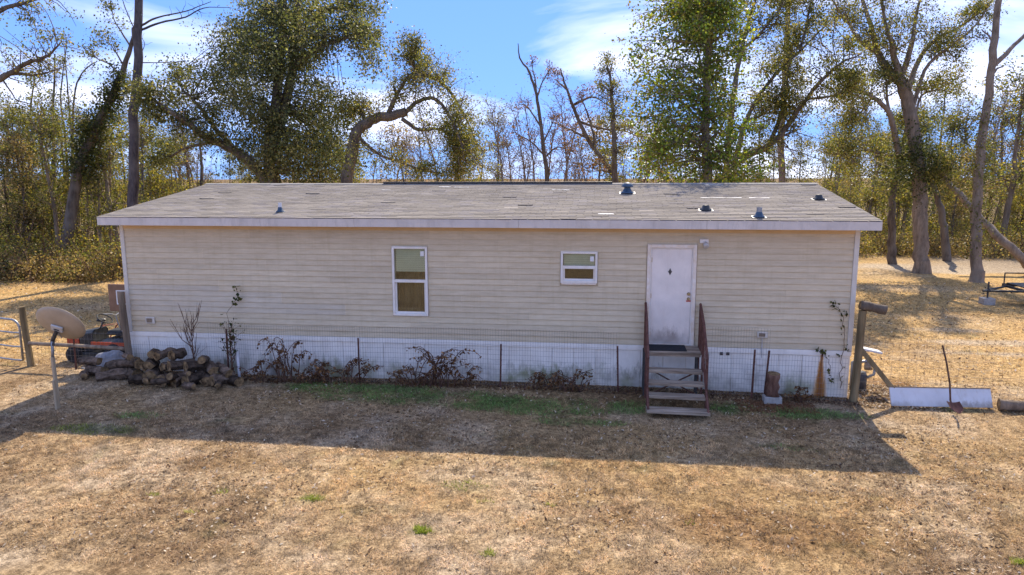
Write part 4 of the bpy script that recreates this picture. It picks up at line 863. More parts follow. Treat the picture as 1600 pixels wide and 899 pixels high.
def fill(t_, ell, n, D, dd, jitter=1.0):   # foliage masses: random anchors inside an ellipse of sight, with depth
    r = t_.r; out = []
    for (u, v, ru, rv, w_) in ell:
        m = int(n*w_)
        mc = max(1, m//7); a = r.random(mc)*2*np.pi; q = np.sqrt(r.random(mc)); zz = r.normal(0, 1, mc)*dd*0.5
        for q_, a_, z_ in zip(q, a, zz):
            c_ = P(u+ru*q_*math.cos(a_), v+rv*q_*math.sin(a_), D+z_)
            if t_.sk:
                S_ = np.concatenate(t_.sk); d2 = ((S_-c_)**2).sum(1); n0 = S_[np.argmin(d2 + r.random(len(S_))*0.6)]; md = (n0+c_)/2 + r.normal(0, 0.12, 3) + np.array([0, 0, 0.12])
                if min(d2) < 9.0: t_.mb.tube([n0, md, c_, c_ + nrm(c_-md)*0.45 + r.normal(0, 0.1, 3)], 0.022, 0.007, n=3, cap=False)
            out += list(c_ + r.normal(0, 1, (7, 3))*np.array([0.34, 0.34, 0.22])*(D/28))
    t_.anch += out; return out

# tall straight pine
D = 30.0; t = Tree(1); b = ground_under(203, D)
tr_ = t.limb([b] + PL([(208, 310), (211, 180), (216, 60), (219, -60), (222, -180)], D), 0.24, 0.13, 10, 0.06)
for pl_, dz, r0 in [([(221, 47), (250, 36), (290, 27), (318, 13), (360, 12)], 1.5, 0.055), ([(221, 40), (245, 28), (290, 18), (330, 3)], -1.5, 0.05), ([(217, 55), (205, 35), (195, 10), (185, -20)], 1, 0.03), ([(219, 98), (250, 98), (290, 96)], -1, 0.025), ([(218, 90), (226, 70), (222, 60)], 0.5, 0.02), ([(222, -60), (280, -110), (330, -120)], 1, 0.06), ([(222, -60), (170, -120), (120, -140)], -1, 0.06)]:
    p_ = t.limb(PL(pl_, D, t.r, 0.1, dz), r0, 0.012, 5); t.sub(p_, r0, 6, 0.9, 1, 0.3, 0.1, leaf=(pl_[0][1] < 0))
t.finish('pine_tree', 'tall straight grey pine trunk with a few bare high branches by the roof corner', b, 'bark_pine', 'leaf', 8, 0.2, 0.14, 'pine')
# leaning ivy-wrapped trunk
D = 33.0; t = Tree(2); b = ground_under(100, D)
p_ = t.limb([b] + PL([(122, 270), (150, 205), (178, 142), (195, 105), (206, 65), (214, 30)], D), 0.26, 0.05, 8)
for pl_ in ([(196, 108), (180, 80), (165, 60)], [(205, 75), (190, 50), (178, 30), (174, 5)], [(190, 120), (170, 100), (150, 90), (140, 68)], [(170, 165), (188, 148), (205, 145)]):
    q_ = t.limb(PL(pl_, D, t.r, 0.2, 0.8), 0.05, 0.01, 5); t.sub(q_, 0.05, 6, 0.9, 1, 0.35, 0.2)
ivy = [p_[i]+t.r.normal(0, 0.28, 3) for i in t.r.integers(4, int(len(p_)*0.62), 260)]
t.finish('leaning_tree', 'leaning dark trunk wrapped in ivy rising out of the brush', b, 'bark', 'leaf', 12, 0.2, 0.12, 'pine', extra=[('ivy', ivy, 16, 0.2, 0.13, 'ivy')])
# oak limbs reaching in at the upper left
D = 25.0; t = Tree(3); b = ground_under(-190, D)
tk = t.limb([b] + PL([(-185, 300), (-175, 200), (-150, 120), (-140, 20), (-120, -80)], D), 0.38, 0.2, 9)
for pl_, dz in [([(-170, 190), (-90, 160), (0, 124), (40, 100), (75, 88), (95, 66)], -1), ([(-150, 110), (-60, 60), (0, 18), (40, 4), (80, -6)], 1), ([(-175, 200), (-70, 170), (10, 118), (50, 118), (80, 112)], 1), ([(-140, 20), (-60, -40), (20, -50)], 0)]:
    p_ = t.limb(PL(pl_, D, t.r, 0.15, dz), 0.14, 0.02, 6); t.sub(p_, 0.10, 11, 1.5, 2, 0.35, 0.1, twig=4)
fill(t, [(10, 40, 55, 28, 1), (20, 85, 50, 22, 1), (80, 22, 35, 16, 0.7)], 60, D, 2)
t.finish('oak_tree', 'live oak whose leafy limbs reach in from beyond the gate', b, 'bark', 'leaf', 8, 0.14, 0.09, 'oak', thin=0.42)
# big dense evergreen oak with a low limb to the left
D = 30.0; t = Tree(4); b = ground_under(440, D)
tk = t.limb([b] + PL([(430, 300), (420, 240), (432, 150), (440, 60), (442, -30), (445, -130)], D), 0.30, 0.12, 10)
tk2 = t.limb(PL([(420, 250), (445, 170), (460, 80), (466, 0), (475, -90)], D, None, 0, 1), 0.26, 0.1, 8)
lowl = t.limb(PL([(425, 300), (398, 262), (365, 235), (320, 215), (290, 190), (262, 172), (232, 150)], D, t.r, 0.2, -2), 0.24, 0.05, 8)
l2 = t.limb(PL([(372, 240), (340, 205), (310, 165), (285, 140), (275, 115)], D, t.r, 0.2, 1), 0.12, 0.02, 6)
l3 = t.limb(PL([(330, 222), (290, 232), (265, 245), (250, 240)], D, t.r, 0.2, 1), 0.08, 0.02, 6)
rt = t.limb(PL([(452, 110), (490, 80), (530, 62), (558, 55), (572, 40)], D, t.r, 0.2, -1), 0.16, 0.02, 6)
rt2 = t.limb(PL([(455, 60), (500, 20), (550, 10), (590, -5)], D, t.r, 0.2, 1), 0.14, 0.02, 6)
for p_, n_, l_ in ((lowl, 16, 1.3), (l2, 10, 1.2), (l3, 6, 1.0), (rt, 12, 1.4), (rt2, 12, 1.5), (tk[6:], 16, 1.8), (tk2, 14, 1.8)): t.sub(p_, 0.10, n_, l_, 2, 0.2, 0.1, twig=4, droop=0.03)
oak_anch = len(t.anch)
fill(t, [(385, 110, 50, 70, 1.8), (420, 60, 75, 60, 1.8), (440, 150, 70, 80, 2.4), (470, 240, 75, 48, 2.2), (400, 25, 50, 40, 1.0), (500, 180, 38, 50, 1.0), (520, 250, 35, 38, 1.0), (480, 55, 45, 50, 1.0), (530, 30, 50, 28, 0.8), (575, 80, 20, 40, 0.4), (410, 210, 50, 50, 1.4), (360, 150, 28, 55, 0.9), (535, 200, 28, 60, 1.0), (490, 250, 60, 40, 1.0), (440, 255, 60, 35, 0.6), (350, 70, 25, 40, 0.5), (455, 10, 60, 25, 0.6)], 175, D, 3.0)
fill(t, [(300, 130, 32, 45, 0.5), (290, 185, 40, 35, 0.5), (330, 95, 25, 35, 0.3), (320, 230, 30, 25, 0.2)], 60, D-1, 2.0)
t.finish('evergreen_oak', 'huge dense dark evergreen oak behind the roof with a long low limb', b, 'bark', 'leaf', 13, 0.26, 0.115, 'cedar', extra=[('dry_leaves', [t.anch[i] for i in t.r.integers(0, len(t.anch), 500)], 8, 0.35, 0.12, 'pine')], droop=0.12)
# oak bent over in an arch
D = 28.0; t = Tree(5); b = ground_under(540, D)
tk = t.limb([b] + PL([(542, 300), (550, 235), (560, 205), (580, 188), (608, 182), (635, 176)], D), 0.26, 0.17, 10)
L_ = [([(606, 180), (618, 152), (634, 126), (652, 108), (664, 90)], 1.0, 0.11), ([(632, 178), (655, 158), (680, 155), (700, 178), (716, 210), (726, 250)], -1.0, 0.10), ([(628, 186), (655, 203), (685, 202), (705, 214), (735, 240), (755, 262)], 0.6, 0.09),
      ([(640, 120), (670, 118), (700, 140), (725, 180), (745, 225)], 1.2, 0.10), ([(650, 108), (640, 88), (650, 74)], -0.5, 0.08), ([(700, 214), (716, 245), (712, 280)], 0.6, 0.09), ([(560, 215), (590, 240), (620, 252), (655, 264), (690, 272)], -0.8, 0.07), ([(575, 190), (560, 175), (545, 165)], 0.5, 0.07)]
for pl_, dz, r0 in L_:
    p_ = t.limb(PL(pl_, D, t.r, 0.15, dz), r0, 0.025, 6); t.sub(p_, 0.08, 16, 1.0, 2, 0.1, 0.15, twig=4, gn=0.45)
fill(t, [(660, 92, 30, 22, 0.7), (690, 130, 30, 30, 0.8), (720, 180, 26, 40, 0.8), (745, 235, 22, 40, 0.8), (600, 165, 40, 16, 0.7), (640, 135, 25, 25, 0.4), (715, 255, 30, 25, 0.6), (680, 208, 30, 16, 0.5), (610, 238, 32, 12, 0.5), (665, 115, 30, 25, 0.9), (735, 215, 24, 45, 1.0), (600, 150, 35, 18, 0.6), (700, 245, 40, 25, 0.8), (690, 165, 30, 25, 0.6), (725, 205, 30, 40, 0.8), (660, 110, 45, 25, 0.6)], 85, D, 1.8)
t.finish('arched_oak', 'oak bent over in an arch with a thick bare trunk', b, 'bark', 'leaf', 8, 0.17, 0.08, 'oak', droop=0.10)
# thin bare tree and bushy-topped trees in the gap
D = 34.0; t = Tree(6); b = ground_under(858, D)
tk = t.limb([b] + PL([(855, 285), (850, 235), (843, 180), (836, 140), (826, 112), (812, 90), (810, 68)], D), 0.13, 0.02, 7)
for pl_ in ([(838, 148), (836, 122), (830, 98)], [(840, 150), (848, 128), (863, 104)], [(846, 200), (825, 168), (812, 163)], [(852, 245), (830, 222), (806, 208), (802, 190)], [(848, 225), (860, 200), (868, 180)], [(852, 245), (872, 230), (900, 240)]):
    p_ = t.limb(PL(pl_, D, t.r, 0.2, t.r.uniform(-1, 1)), 0.05, 0.012, 5); t.sub(p_, 0.045, 9, 0.8, 2, 0.2, 0.35, twig=3, leaf=True)
t.finish('bare_tree', 'slender almost bare tree with a crooked tip above the ridge', b, 'bark', 'leaf', 2, 0.08, 0.07, 'dead', thin=0.6)
D = 33.0; t = Tree(7); b = ground_under(970, D)
tk = t.limb([b] + PL([(963, 290), (948, 258), (918, 216), (898, 172), (884, 135), (876, 108)], D), 0.17, 0.03, 7)
for pl_ in ([(905, 190), (935, 200), (975, 205), (1000, 215)], [(895, 165), (925, 152), (950, 165)], [(886, 140), (868, 125)], [(918, 216), (895, 205), (862, 190)], [(930, 232), (925, 200), (915, 170), (905, 148)], [(955, 270), (925, 262)]):
    p_ = t.limb(PL(pl_, D, t.r, 0.2, t.r.uniform(-1, 1)), 0.07, 0.012, 5); t.sub(p_, 0.05, 9, 1.0, 2, 0.2, 0.35, twig=3)
fill(t, [(905, 142, 14, 10, 1), (878, 112, 10, 8, 0.6), (925, 150, 16, 10, 1)], 22, D, 0.8)
t.finish('crooked_tree', 'crooked leaning sparse tree left of the leafy green tree', b, 'bark', 'leaf', 3, 0.10, 0.085, 'dead', thin=0.7)
D = 31.0; t = Tree(8); b = ground_under(962, D)
tk = t.limb([b] + PL([(960, 288), (960, 230), (957, 170), (955, 130), (948, 105)], D), 0.15, 0.04, 7)
t.sub(tk[3:], 0.10, 26, 1.1, 2, 0.1, 0.25, twig=4)
fill(t, [(955, 105, 22, 15, 0.8), (965, 190, 28, 30, 1.1), (985, 160, 22, 35, 1.0), (990, 235, 35, 40, 0.8), (940, 240, 25, 30, 0.5)], 40, D, 1.2)
t.finish('scrub_oak', 'olive scrubby oak pressed against the leafy green tree', b, 'bark', 'leaf', 7, 0.15, 0.085, 'oak', thin=0.8)
# leafy green tree (broad glossy leaves)
D = 23.0; t = Tree(9); b = ground_under(1106, D)
tk = t.limb([b] + PL([(1106, 290), (1103, 220), (1104, 140), (1108, 60), (1104, 0), (1100, -70)], D), 0.17, 0.07, 9)
t.sub(tk[5:], 0.12, 54, 1.9, 2, 0.0, 0.15, twig=4)
fill(t, [(1030, 90, 40, 60, 1.0), (1060, 30, 55, 40, 1.2), (1110, 60, 55, 60, 1.1), (1040, 180, 50, 55, 1.5), (1080, 150, 50, 60, 0.9), (1060, 250, 65, 40, 1.9), (1140, 190, 40, 60, 1.0), (1150, 265, 45, 25, 1.0), (1105, 20, 60, 30, 0.8)], 185, D, 1.6)
t.finish('broadleaf_tree', 'leafy broadleaf tree with glossy yellow green leaves behind the ridge', b, 'bark_grey', 'glossy_leaf', 8, 0.18, 0.115, 'magn', flat=0.8)
# sprawling oak behind, with limbs rising to the right
D = 27.0; t = Tree(10); b = ground_under(1120, D)
LL = [([(1135, 275), (1158, 247), (1203, 226), (1232, 194), (1262, 152), (1308, 104), (1345, 85)], -1.0, 0.17), ([(1203, 226), (1225, 165), (1232, 110), (1240, 60)], 1.0, 0.10), ([(1150, 250), (1165, 190), (1200, 130), (1250, 80), (1290, 40)], 1.0, 0.12), ([(1135, 270), (1145, 160), (1158, 80), (1175, 20), (1190, -30)], 0.5, 0.14), ([(1260, 155), (1300, 150), (1330, 135)], -0.8, 0.06), ([(1165, 190), (1190, 180), (1210, 160)], 0.5, 0.06), ([(1158, 80), (1190, 50), (1230, 0)], -0.5, 0.07), ([(1250, 80), (1260, 40), (1268, 0), (1280, -40)], 0.5, 0.06)]
t.limb([b, P(1126, 330, D), P(1135, 275, D)], 0.34, 0.24, 9)
for pl_, dz, r0 in LL:
    p_ = t.limb(PL(pl_, D, t.r, 0.2, dz), r0, 0.025, 6); t.sub(p_, 0.08, 17, 1.35, 2, 0.2, 0.2, twig=4)
fill(t, [(1230, 190, 50, 40, 1.2), (1270, 120, 50, 40, 0.9), (1220, 100, 40, 45, 0.8), (1190, 170, 30, 50, 0.7), (1300, 100, 40, 25, 0.7), (1250, 255, 50, 30, 0.8), (1210, 40, 50, 35, 0.8), (1290, 50, 40, 30, 0.6)], 80, D, 2)
t.finish('sprawling_oak', 'sprawling live oak with a limb rising behind the roof end', b, 'bark', 'leaf', 8, 0.17, 0.09, 'oak')
t = Tree(11); D = 34.0; b = ground_under(1222, D); tk = t.limb([b] + PL([(1222, 290), (1221, 220), (1226, 130), (1230, 40), (1233, -40)], D), 0.19, 0.1, 8); t.sub(tk[6:], 0.08, 16, 1.6, 2, 0.2, 0.2)
t.finish('straight_oak', 'straight grey trunked oak standing behind the roof end', b, 'bark_grey', 'leaf', 7, 0.18, 0.09, 'oak')
# big oak in the field at the right
def depth_at(p_): return float(np.dot(np.asarray(p_)-CAM, FWD))
b = G(1440, 427); D = depth_at(b); b = np.array([b[0], b[1], float(hgt(b[0], b[1]))-0.05]); t = Tree(12)
tk = t.limb([b, P(1439, 400, D), P(1438, 340, D), P(1436, 285, D), P(1430, 235, D), P(1424, 190, D), P(1418, 155, D), P(1408, 128, D)], 0.31, 0.25, 12, 0.12)
t.mb.tube([b+(0, 0, -0.05), b+(0, 0, 0.15), b+(0, 0, 0.6)], 0.42, 0.30, n=12, wob=0.3, cap=False)
LL = [([(1408, 128), (1385, 105), (1371, 82), (1362, 40), (1342, -20), (1338, -90)], 1.0, 0.22), ([(1410, 130), (1398, 95), (1390, 60), (1380, 20), (1375, -50)], -0.8, 0.17), ([(1405, 240), (1390, 178), (1362, 152), (1340, 140), (1322, 133)], -1.2, 0.14), ([(1418, 150), (1432, 100), (1462, 62), (1500, 42), (1540, 12)], 0.8, 0.13), ([(1424, 180), (1445, 110), (1480, 75), (1520, 45), (1550, 0)], -0.8, 0.09),
      ([(1405, 125), (1425, 70), (1432, 20), (1450, -40)], 0.5, 0.14), ([(1425, 200), (1440, 150), (1465, 140), (1500, 120)], 1.0, 0.06), ([(1390, 178), (1385, 140), (1395, 110)], 0.5, 0.07), ([(1362, 152), (1345, 175), (1310, 180)], 0.6, 0.05), ([(1371, 82), (1345, 65), (1320, 30), (1300, 0)], -0.7, 0.10), ([(1434, 240), (1400, 245), (1350, 235), (1310, 245)], 0.6, 0.10), ([(1436, 270), (1460, 265), (1480, 280)], -0.6, 0.08)]
for pl_, dz, r0 in LL:
    p_ = t.limb(PL(pl_, D, t.r, 0.2, dz), r0, 0.025, 7); t.sub(p_, 0.09, 15, 1.5, 2, 0.2, 0.15, twig=4)
fill(t, [(1340, 30, 60, 40, 1.0), (1400, 60, 50, 50, 1.0), (1470, 55, 60, 30, 1.0), (1340, 90, 40, 30, 0.6), (1330, 190, 40, 50, 0.9), (1370, 240, 50, 35, 1.1), (1490, 120, 30, 15, 0.3), (1300, 235, 40, 30, 0.5)], 75, D, 2.2)
iv = [tk[i]+t.r.normal(0, 0.45, 3) for i in t.r.integers(int(len(tk)*0.42), int(len(tk)*0.68), 200)]
iv += fill(Tree(0), [(1435, 265, 42, 40, 1)], 260, D, 1.2)
t.finish('field_oak', 'massive forked oak with an ivy collar standing in the field', b, 'bark_grey', 'leaf', 8, 0.18, 0.095, 'oak', extra=[('ivy', iv, 10, 0.18, 0.11, 'ivy')])
# the bare pale trunk with two stubs
b = G(1527, 441); D = depth_at(b); b = np.array([b[0], b[1], float(hgt(b[0], b[1]))-0.05]); t = Tree(13)
tk = t.limb([b, P(1525, 400, D), P(1525, 330, D), P(1530, 260, D), P(1537, 195, D), P(1547, 130, D), P(1553, 60, D), P(1562, -10, D), P(1566, -90, D)], 0.22, 0.10, 10)
t.mb.tube([b+(0, 0, -0.05), b+(0, 0, 0.12), b+(0, 0, 0.5)], 0.33, 0.21, n=10, wob=0.3, cap=False)
for pl_, r0 in (([(1551, 104), (1572, 84), (1600, 56), (1630, 20)], 0.11), ([(1551, 76), (1547, 58), (1534, 47)], 0.05), ([(1549, 120), (1558, 108), (1569, 103)], 0.05)): t.limb(PL(pl_, D, t.r, 0.1, 0.6), r0, r0*0.45, 7)
iv = [tk[i]+t.r.normal(0, 0.22, 3) for i in t.r.integers(5, 18, 170)]
t.finish('leafless_tree', 'tall leafless pale trunk with a forked stub in the field', b, 'bark_grey', extra=[('ivy', iv, 9, 0.16, 0.10, 'pine')])
b = G(1395, 413); D = depth_at(b); t = Tree(14); b = np.array([b[0], b[1], float(hgt(b[0], b[1]))-0.05])
tk = t.limb([b, P(1394, 370, D), P(1394, 320, D), P(1398, 285, D), P(1408, 240, D), P(1420, 190, D)], 0.22, 0.08, 8); t.sub(tk[8:], 0.09, 18, 1.9, 2, 0.1, 0.2)
fill(t, [(1370, 265, 40, 30, 1), (1400, 290, 35, 22, 1)], 70, D, 1.5)
t.finish('small_oak', 'slimmer oak trunk just beside the massive field oak', b, 'bark', 'leaf', 8, 0.18, 0.10, 'oak')
t = Tree(15); b = G(1622, 430); D = depth_at(b); b = np.array([b[0], b[1], 0.05]); t.limb([b, P(1590, 398, D), P(1545, 355, D+1), P(1500, 305, D+2), P(1462, 262, D+3)], 0.22, 0.12, 8)
t.finish('fallen_trunk', 'bare trunk leaning low over at the edge of the field', b, 'bark_grey')
t = Tree(16); b = ground_under(1478, 35); D = 35; t.limb([b] + PL([(1476, 365), (1470, 325), (1458, 290), (1452, 240)], D), 0.2, 0.1, 7)
t.finish('dark_trunk', 'short dark leaning trunk behind the field oak', b, 'bark')

# left side bare poles
for i, (pl_, D, r0) in enumerate([([(84, 330), (84, 250), (83, 160), (86, 85)], 38, 0.14), ([(108, 330), (102, 220), (95, 150), (105, 62)], 39, 0.09), ([(113, 330), (112, 230), (105, 130), (100, 70)], 40, 0.08), ([(113, 330), (114, 200), (118, 140), (132, 110), (152, 96)], 38, 0.08), ([(222, 320), (223, 260), (221, 215)], 42, 0.12), ([(315, 300), (315, 250), (312, 215)], 42, 0.15), ([(30, 330), (50, 240), (48, 170), (55, 120)], 37, 0.11)]):
    t = Tree(40+i); b = ground_under(pl_[0][0], D); p_ = t.limb([b]+PL(pl_, D, t.r, 0.1), r0, r0*0.25, 6); t.sub(p_[4:], r0*0.5, 9, 1.2, 2, 0.35, 0.5, twig=3, leaf=True)
    t.finish('bare_pole_tree', 'thin bare pole-like tree rising out of the woods beyond the gate field', b, 'bark', 'leaf', 2, 0.1, 0.09, 'pine', 'bare pole trees in the far woods', thin=0.45)

# woods: prototypes copied along the edge of the clearing
protos = {}
def proto(kind, seed, h, r0, pal, crown, k, size, nlimb, lean=0.05, spread_=0.22, leafy=True, base_t=0.25, thin=1.0):
    t = Tree(seed); t.tw = 0.013; r = t.r; pts = [np.zeros(3)]; d = np.array([0, 0, 1.0])
    for i in range(5): d = nrm(d + np.array([r.normal(0, lean), r.normal(0, lean), 0.1])); pts.append(pts[-1] + d*h/5)
    tk = t.limb(pts, r0, r0*0.25, 7, sm=3); t.sub(tk, r0*0.9, nlimb, crown, 2, base_t, 0.3, twig=4)
    return t, dict(bark='bark' if seed % 2 else 'bark_grey', leaf='leaf' if leafy else None, k=k, spread_=spread_, size=size, pal=pal, thin=thin)
KINDS = {
 'yellow': ('yellow_leaved_tree', 'small yellow leaved autumn tree', lambda: proto('y', 60, 5.5, 0.065, 'yellow', 1.4, 5, 0.11, 24, base_t=0.10, thin=1.0)),
 'pine':   ('young_pine', 'olive scrubby young pine', lambda: proto('p', 61, 7.5, 0.085, 'pine', 1.3, 5, 0.10, 32, 0.03, base_t=0.15, thin=0.95)),
 'bare':   ('bare_sapling', 'leafless grey sapling', lambda: proto('b', 62, 6.5, 0.07, 'dead', 1.9, 2, 0.08, 22, 0.06, thin=0.35)),
 'brown':  ('brown_leaved_tree', 'rust brown leaved tree', lambda: proto('r', 63, 5.0, 0.07, 'brown', 1.5, 5, 0.11, 26, base_t=0.10, thin=1.0)),
 'oak':    ('woodland_oak', 'dull green round topped oak', lambda: proto('o', 64, 7.0, 0.12, 'oak', 2.0, 6, 0.105, 28, 0.06, thin=0.95)),
}
def plant(kind, u, D, sc=1.0, rz=None):
    where = ('in the front row of woods beyond the gate field' if D < 37 else 'deep in the woods beyond the gate field') if u < 215 else ('behind the evergreen oak' if u < 560 else 'far off behind the arched oak' if u < 780 else 'far off behind the roof ridge' if u < 1290 else 'in the brush edge behind the field oak' if D < 48 else 'deep in the woods behind the field oak')
    b = ground_under(u, D); nm, lb, fn = KINDS[kind]; lb = lb + ' ' + where; gp = nm.replace('_', ' ') + 's ' + where
    if kind not in protos:
        t, kw = fn(); root = t.finish(nm, lb, (0, 0, 0), group=gp, **kw); protos[kind] = root
    else:
        src = protos[kind]; root = src.copy(); COL.objects.link(root)
        for ch in src.children:
            c_ = ch.copy(); COL.objects.link(c_); c_.parent = root
    root['label'] = lb; root['group'] = gp
    root.location = tuple(b); root.rotation_euler = (0, 0, random.random()*6.28 if rz is None else rz); s_ = sc*random.uniform(0.85, 1.15); root.scale = (s_*random.uniform(0.9, 1.2), s_*random.uniform(0.9, 1.2), s_)
    return root
# left edge of the clearing
R = random.Random(5)
for u in range(-60, 205, 17):
    kind = R.choice(['pine', 'yellow', 'oak', 'pine', 'brown', 'oak'])
    plant(kind, u + R.uniform(-8, 8), R.uniform(34, 37), R.uniform(0.7, 1.0))
for u in range(-60, 330, 16):
    plant(R.choice(['pine', 'pine', 'bare', 'yellow', 'oak']), u + R.uniform(-8, 8), R.uniform(39, 50), R.uniform(0.9, 1.25))
# behind the roof
for u in range(215, 560, 17):
    plant(R.choice(['yellow', 'bare', 'yellow', 'pine']), u + R.uniform(-8, 8), R.uniform(42, 56), R.uniform(0.65, 0.9))
for u in range(560, 790, 14):
    plant(R.choice(['bare', 'bare', 'brown', 'bare', 'yellow']), u + R.uniform(-6, 6), R.uniform(46, 64), R.uniform(0.8, 1.25) if R.random() < 0.65 else 0.55)
for u in range(775, 1000, 13):
    plant(R.choice(['bare', 'bare', 'bare', 'pine', 'brown']), u + R.uniform(-6, 6), R.uniform(38, 54), R.uniform(0.85, 1.45))
for u in range(1000, 1330, 20):
    plant(R.choice(['bare', 'yellow', 'pine', 'brown']), u + R.uniform(-6, 6), R.uniform(44, 58), R.uniform(0.7, 1.0))
# right edge
for u in range(1300, 1680, 22):
    plant(R.choice(['yellow', 'oak', 'brown', 'yellow', 'bare']), u + R.uniform(-8, 8), R.uniform(40, 46), R.uniform(0.8, 1.05))
for u in range(1290, 1700, 20):
    plant(R.choice(['pine', 'oak', 'bare', 'brown', 'yellow']), u + R.uniform(-8, 8), R.uniform(50, 64), R.uniform(1.0, 1.5))
for u, D, sc in ((1560, 41, 1.25), (1600, 43, 1.3), (1640, 40, 1.3)): plant('oak', u, D, sc)

# undergrowth: one uncountable mass of brush along the clearing edge
def brush(name, label, spots, seed, pal, hmax, mat='leaf', k=10, size=0.11, n_per=26, spread_=0.28):
    r = np.random.default_rng(seed); an = []; mb = MB()
    for (x_, y_, s_) in spots:
        for i in range(n_per):
            a_ = r.random()*6.28; rr = s_*math.sqrt(r.random()); zz = hmax*s_*0.7*r.random()**1.2*(1-0.5*(rr/s_)**2); an.append((x_+rr*math.cos(a_), y_+rr*math.sin(a_), zz))
        for i in range(4):
            a_ = r.random()*6.28; tp_ = np.array([x_+s_*0.8*math.cos(a_), y_+s_*0.8*math.sin(a_), hmax*s_*r.uniform(0.4, 1.0)]); b_ = np.array([x_, y_, 0.0]); mid = (tp_+b_)/2+np.array([0, 0, 0.3]); mb.tube([b_, mid, tp_], 0.02, 0.006, n=3, cap=False)
    V, c = leaf_cards(np.array(an), k, spread_, size, pal, r); o = fast_mesh(name, V, 4, c, mat); o['kind'] = 'stuff'; tag(o, label, 'brush')
    st_ = mb.build('stems', 'stick', o); st_['kind'] = 'stuff'; return o
def edge(u0, u1, n, D0, D1, s0, s1, seed):
    r = np.random.default_rng(seed); out = []
    for i in range(n):
        u = u0 + (u1-u0)*(i+r.random())/n; p_ = ground_under(u, r.uniform(D0, D1)); out.append((p_[0], p_[1], r.uniform(s0, s1)))
    return out
brush('brush', 'dark tangled green brush along the woods beyond the gate field', edge(-90, 200, 26, 29.5, 33, 0.8, 1.5, 1), 71, 'oak', 1.5, n_per=36)
brush('brush', 'brown dry brush at the foot of the woods beyond the gate field', edge(-90, 200, 44, 28.6, 31, 0.6, 1.3, 2), 72, 'brown', 1.5, n_per=34)
brush('brush', 'yellow autumn brush beyond the gate field', edge(-60, 330, 40, 30.5, 38, 0.9, 1.7, 3), 73, 'yellow', 2.0, n_per=40)
brush('brush', 'tan dry brush behind the field oak', edge(1310, 1700, 48, 36, 41, 0.8, 1.3, 4), 74, 'brown', 1.3, n_per=40)
brush('brush', 'yellow green brush among the trunks at the far side of the field', edge(1310, 1700, 36, 38, 46, 0.9, 1.6, 5), 75, 'yellow', 1.7, n_per=36)
brush('brush', 'brown thicket far behind the house', edge(200, 1320, 110, 46, 58, 1.1, 1.4, 6), 76, 'brown', 5.0, n_per=44, size=0.11, spread_=0.4)
brush('brush', 'olive green thicket deep in the woods beyond the gate field', edge(-90, 330, 40, 37, 46, 1.2, 2.1, 7), 77, 'pine', 3.4, n_per=60)
brush('brush', 'tall olive thicket deep in the woods behind the field oak', edge(1290, 1720, 44, 44, 54, 1.2, 2.2, 8), 78, 'pine', 3.2, n_per=60)

pp = onG(-4.72, -0.40); tag(MB().tube([pp+(0.02, 0, -0.02), pp+(0, 0.02, 0.55), pp+(-0.01, 0.03, 0.62)], 0.03, n=10).build('plastic_pipe', 'white_panel', loc=pp), 'short pale plastic pipe standing at the fence beside the small shrub', 'pipe')
# ------------------------------------------------------------------ weeds by the skirting
def dead_bush(u, y_, h, w_, n, seed, label, name='dead_weed'):
    r = np.random.default_rng(seed); c_ = WL(u, 590, y_); b_ = onG(c_[0], y_); mb = MB(); an = []
    root = empty(name, label, 'weed', b_)
    for i in range(max(7, int(n*0.55))):
        sg = r.choice([-1, 1]); reach = w_*r.uniform(0.35, 1.25); hh = 1.5*h*r.uniform(0.35, 1.0); bx = b_ + np.array([w_*0.4*r.normal(0, 0.8), 0.06*r.normal(), 0]); yo = r.uniform(-0.14, 0.06); en = r.uniform(0.35, 0.85)
        pts = [bx + np.array([sg*reach*(0.18*t_+0.82*t_**1.8), yo*t_, hh*(math.sin(math.pi*min(t_, 1)*en+0.02)/math.sin(math.pi*min(en, 0.5)))]) + r.normal(0, 0.006, 3) for t_ in np.linspace(0, 1, 11)]
        pts = np.array(pts); mb.tube(pts, 0.010, 0.005, n=4, cap=False)
        for q in range(4, 11):
            for z_ in range(2): e_ = pts[q] + np.array([r.normal(0, 0.02), r.normal(0, 0.015), -r.uniform(0.01, 0.05)]); an.append(e_)
    for i in range(int(n*1.2)): an.append(b_ + np.array([r.normal(0, w_*0.45), r.normal(0, 0.06), abs(r.normal(0, 0.06))]))
    mb.build('stems', 'stick', root); V, c = leaf_cards(an, 2, 0.014, 0.045, 'dead', r); fast_mesh('dry_leaves', V, 4, c, 'leaf', root)
dead_bush(446, -0.42, 0.62, 0.42, 26, 1, 'tall brown dead weed clump with a looping stem near the firewood')
dead_bush(415, -0.48, 0.34, 0.40, 14, 2, 'low brown dead weed clump next to the firewood')
dead_bush(505, -0.45, 0.36, 0.36, 16, 3, 'low dry weed clump beside the first steel fence post')
dead_bush(545, -0.45, 0.40, 0.40, 20, 4, 'arching dry weed clump in front of a steel fence post')
dead_bush(672, -0.48, 0.56, 0.62, 44, 5, 'widest bushy brown dead weed under the tall window')
dead_bush(478, -0.46, 0.30, 0.35, 14, 11, 'low sprawling dead weed between the tall clump and the first steel post')
dead_bush(640, -0.47, 0.36, 0.35, 14, 12, 'thin arching dead weed left of the widest weed under the tall window')
dead_bush(725, -0.46, 0.30, 0.30, 12, 13, 'short dead weed beside the steel post under the tall window')
dead_bush(845, -0.48, 0.30, 0.35, 14, 6, 'low curling dead weed under the wall between the windows')
dead_bush(895, -0.46, 0.34, 0.42, 20, 7, 'curling dead weed with one long straight stem under the small window')
dead_bush(1250, -0.42, 0.22, 0.25, 12, 8, 'small dead weed below the rust stain')
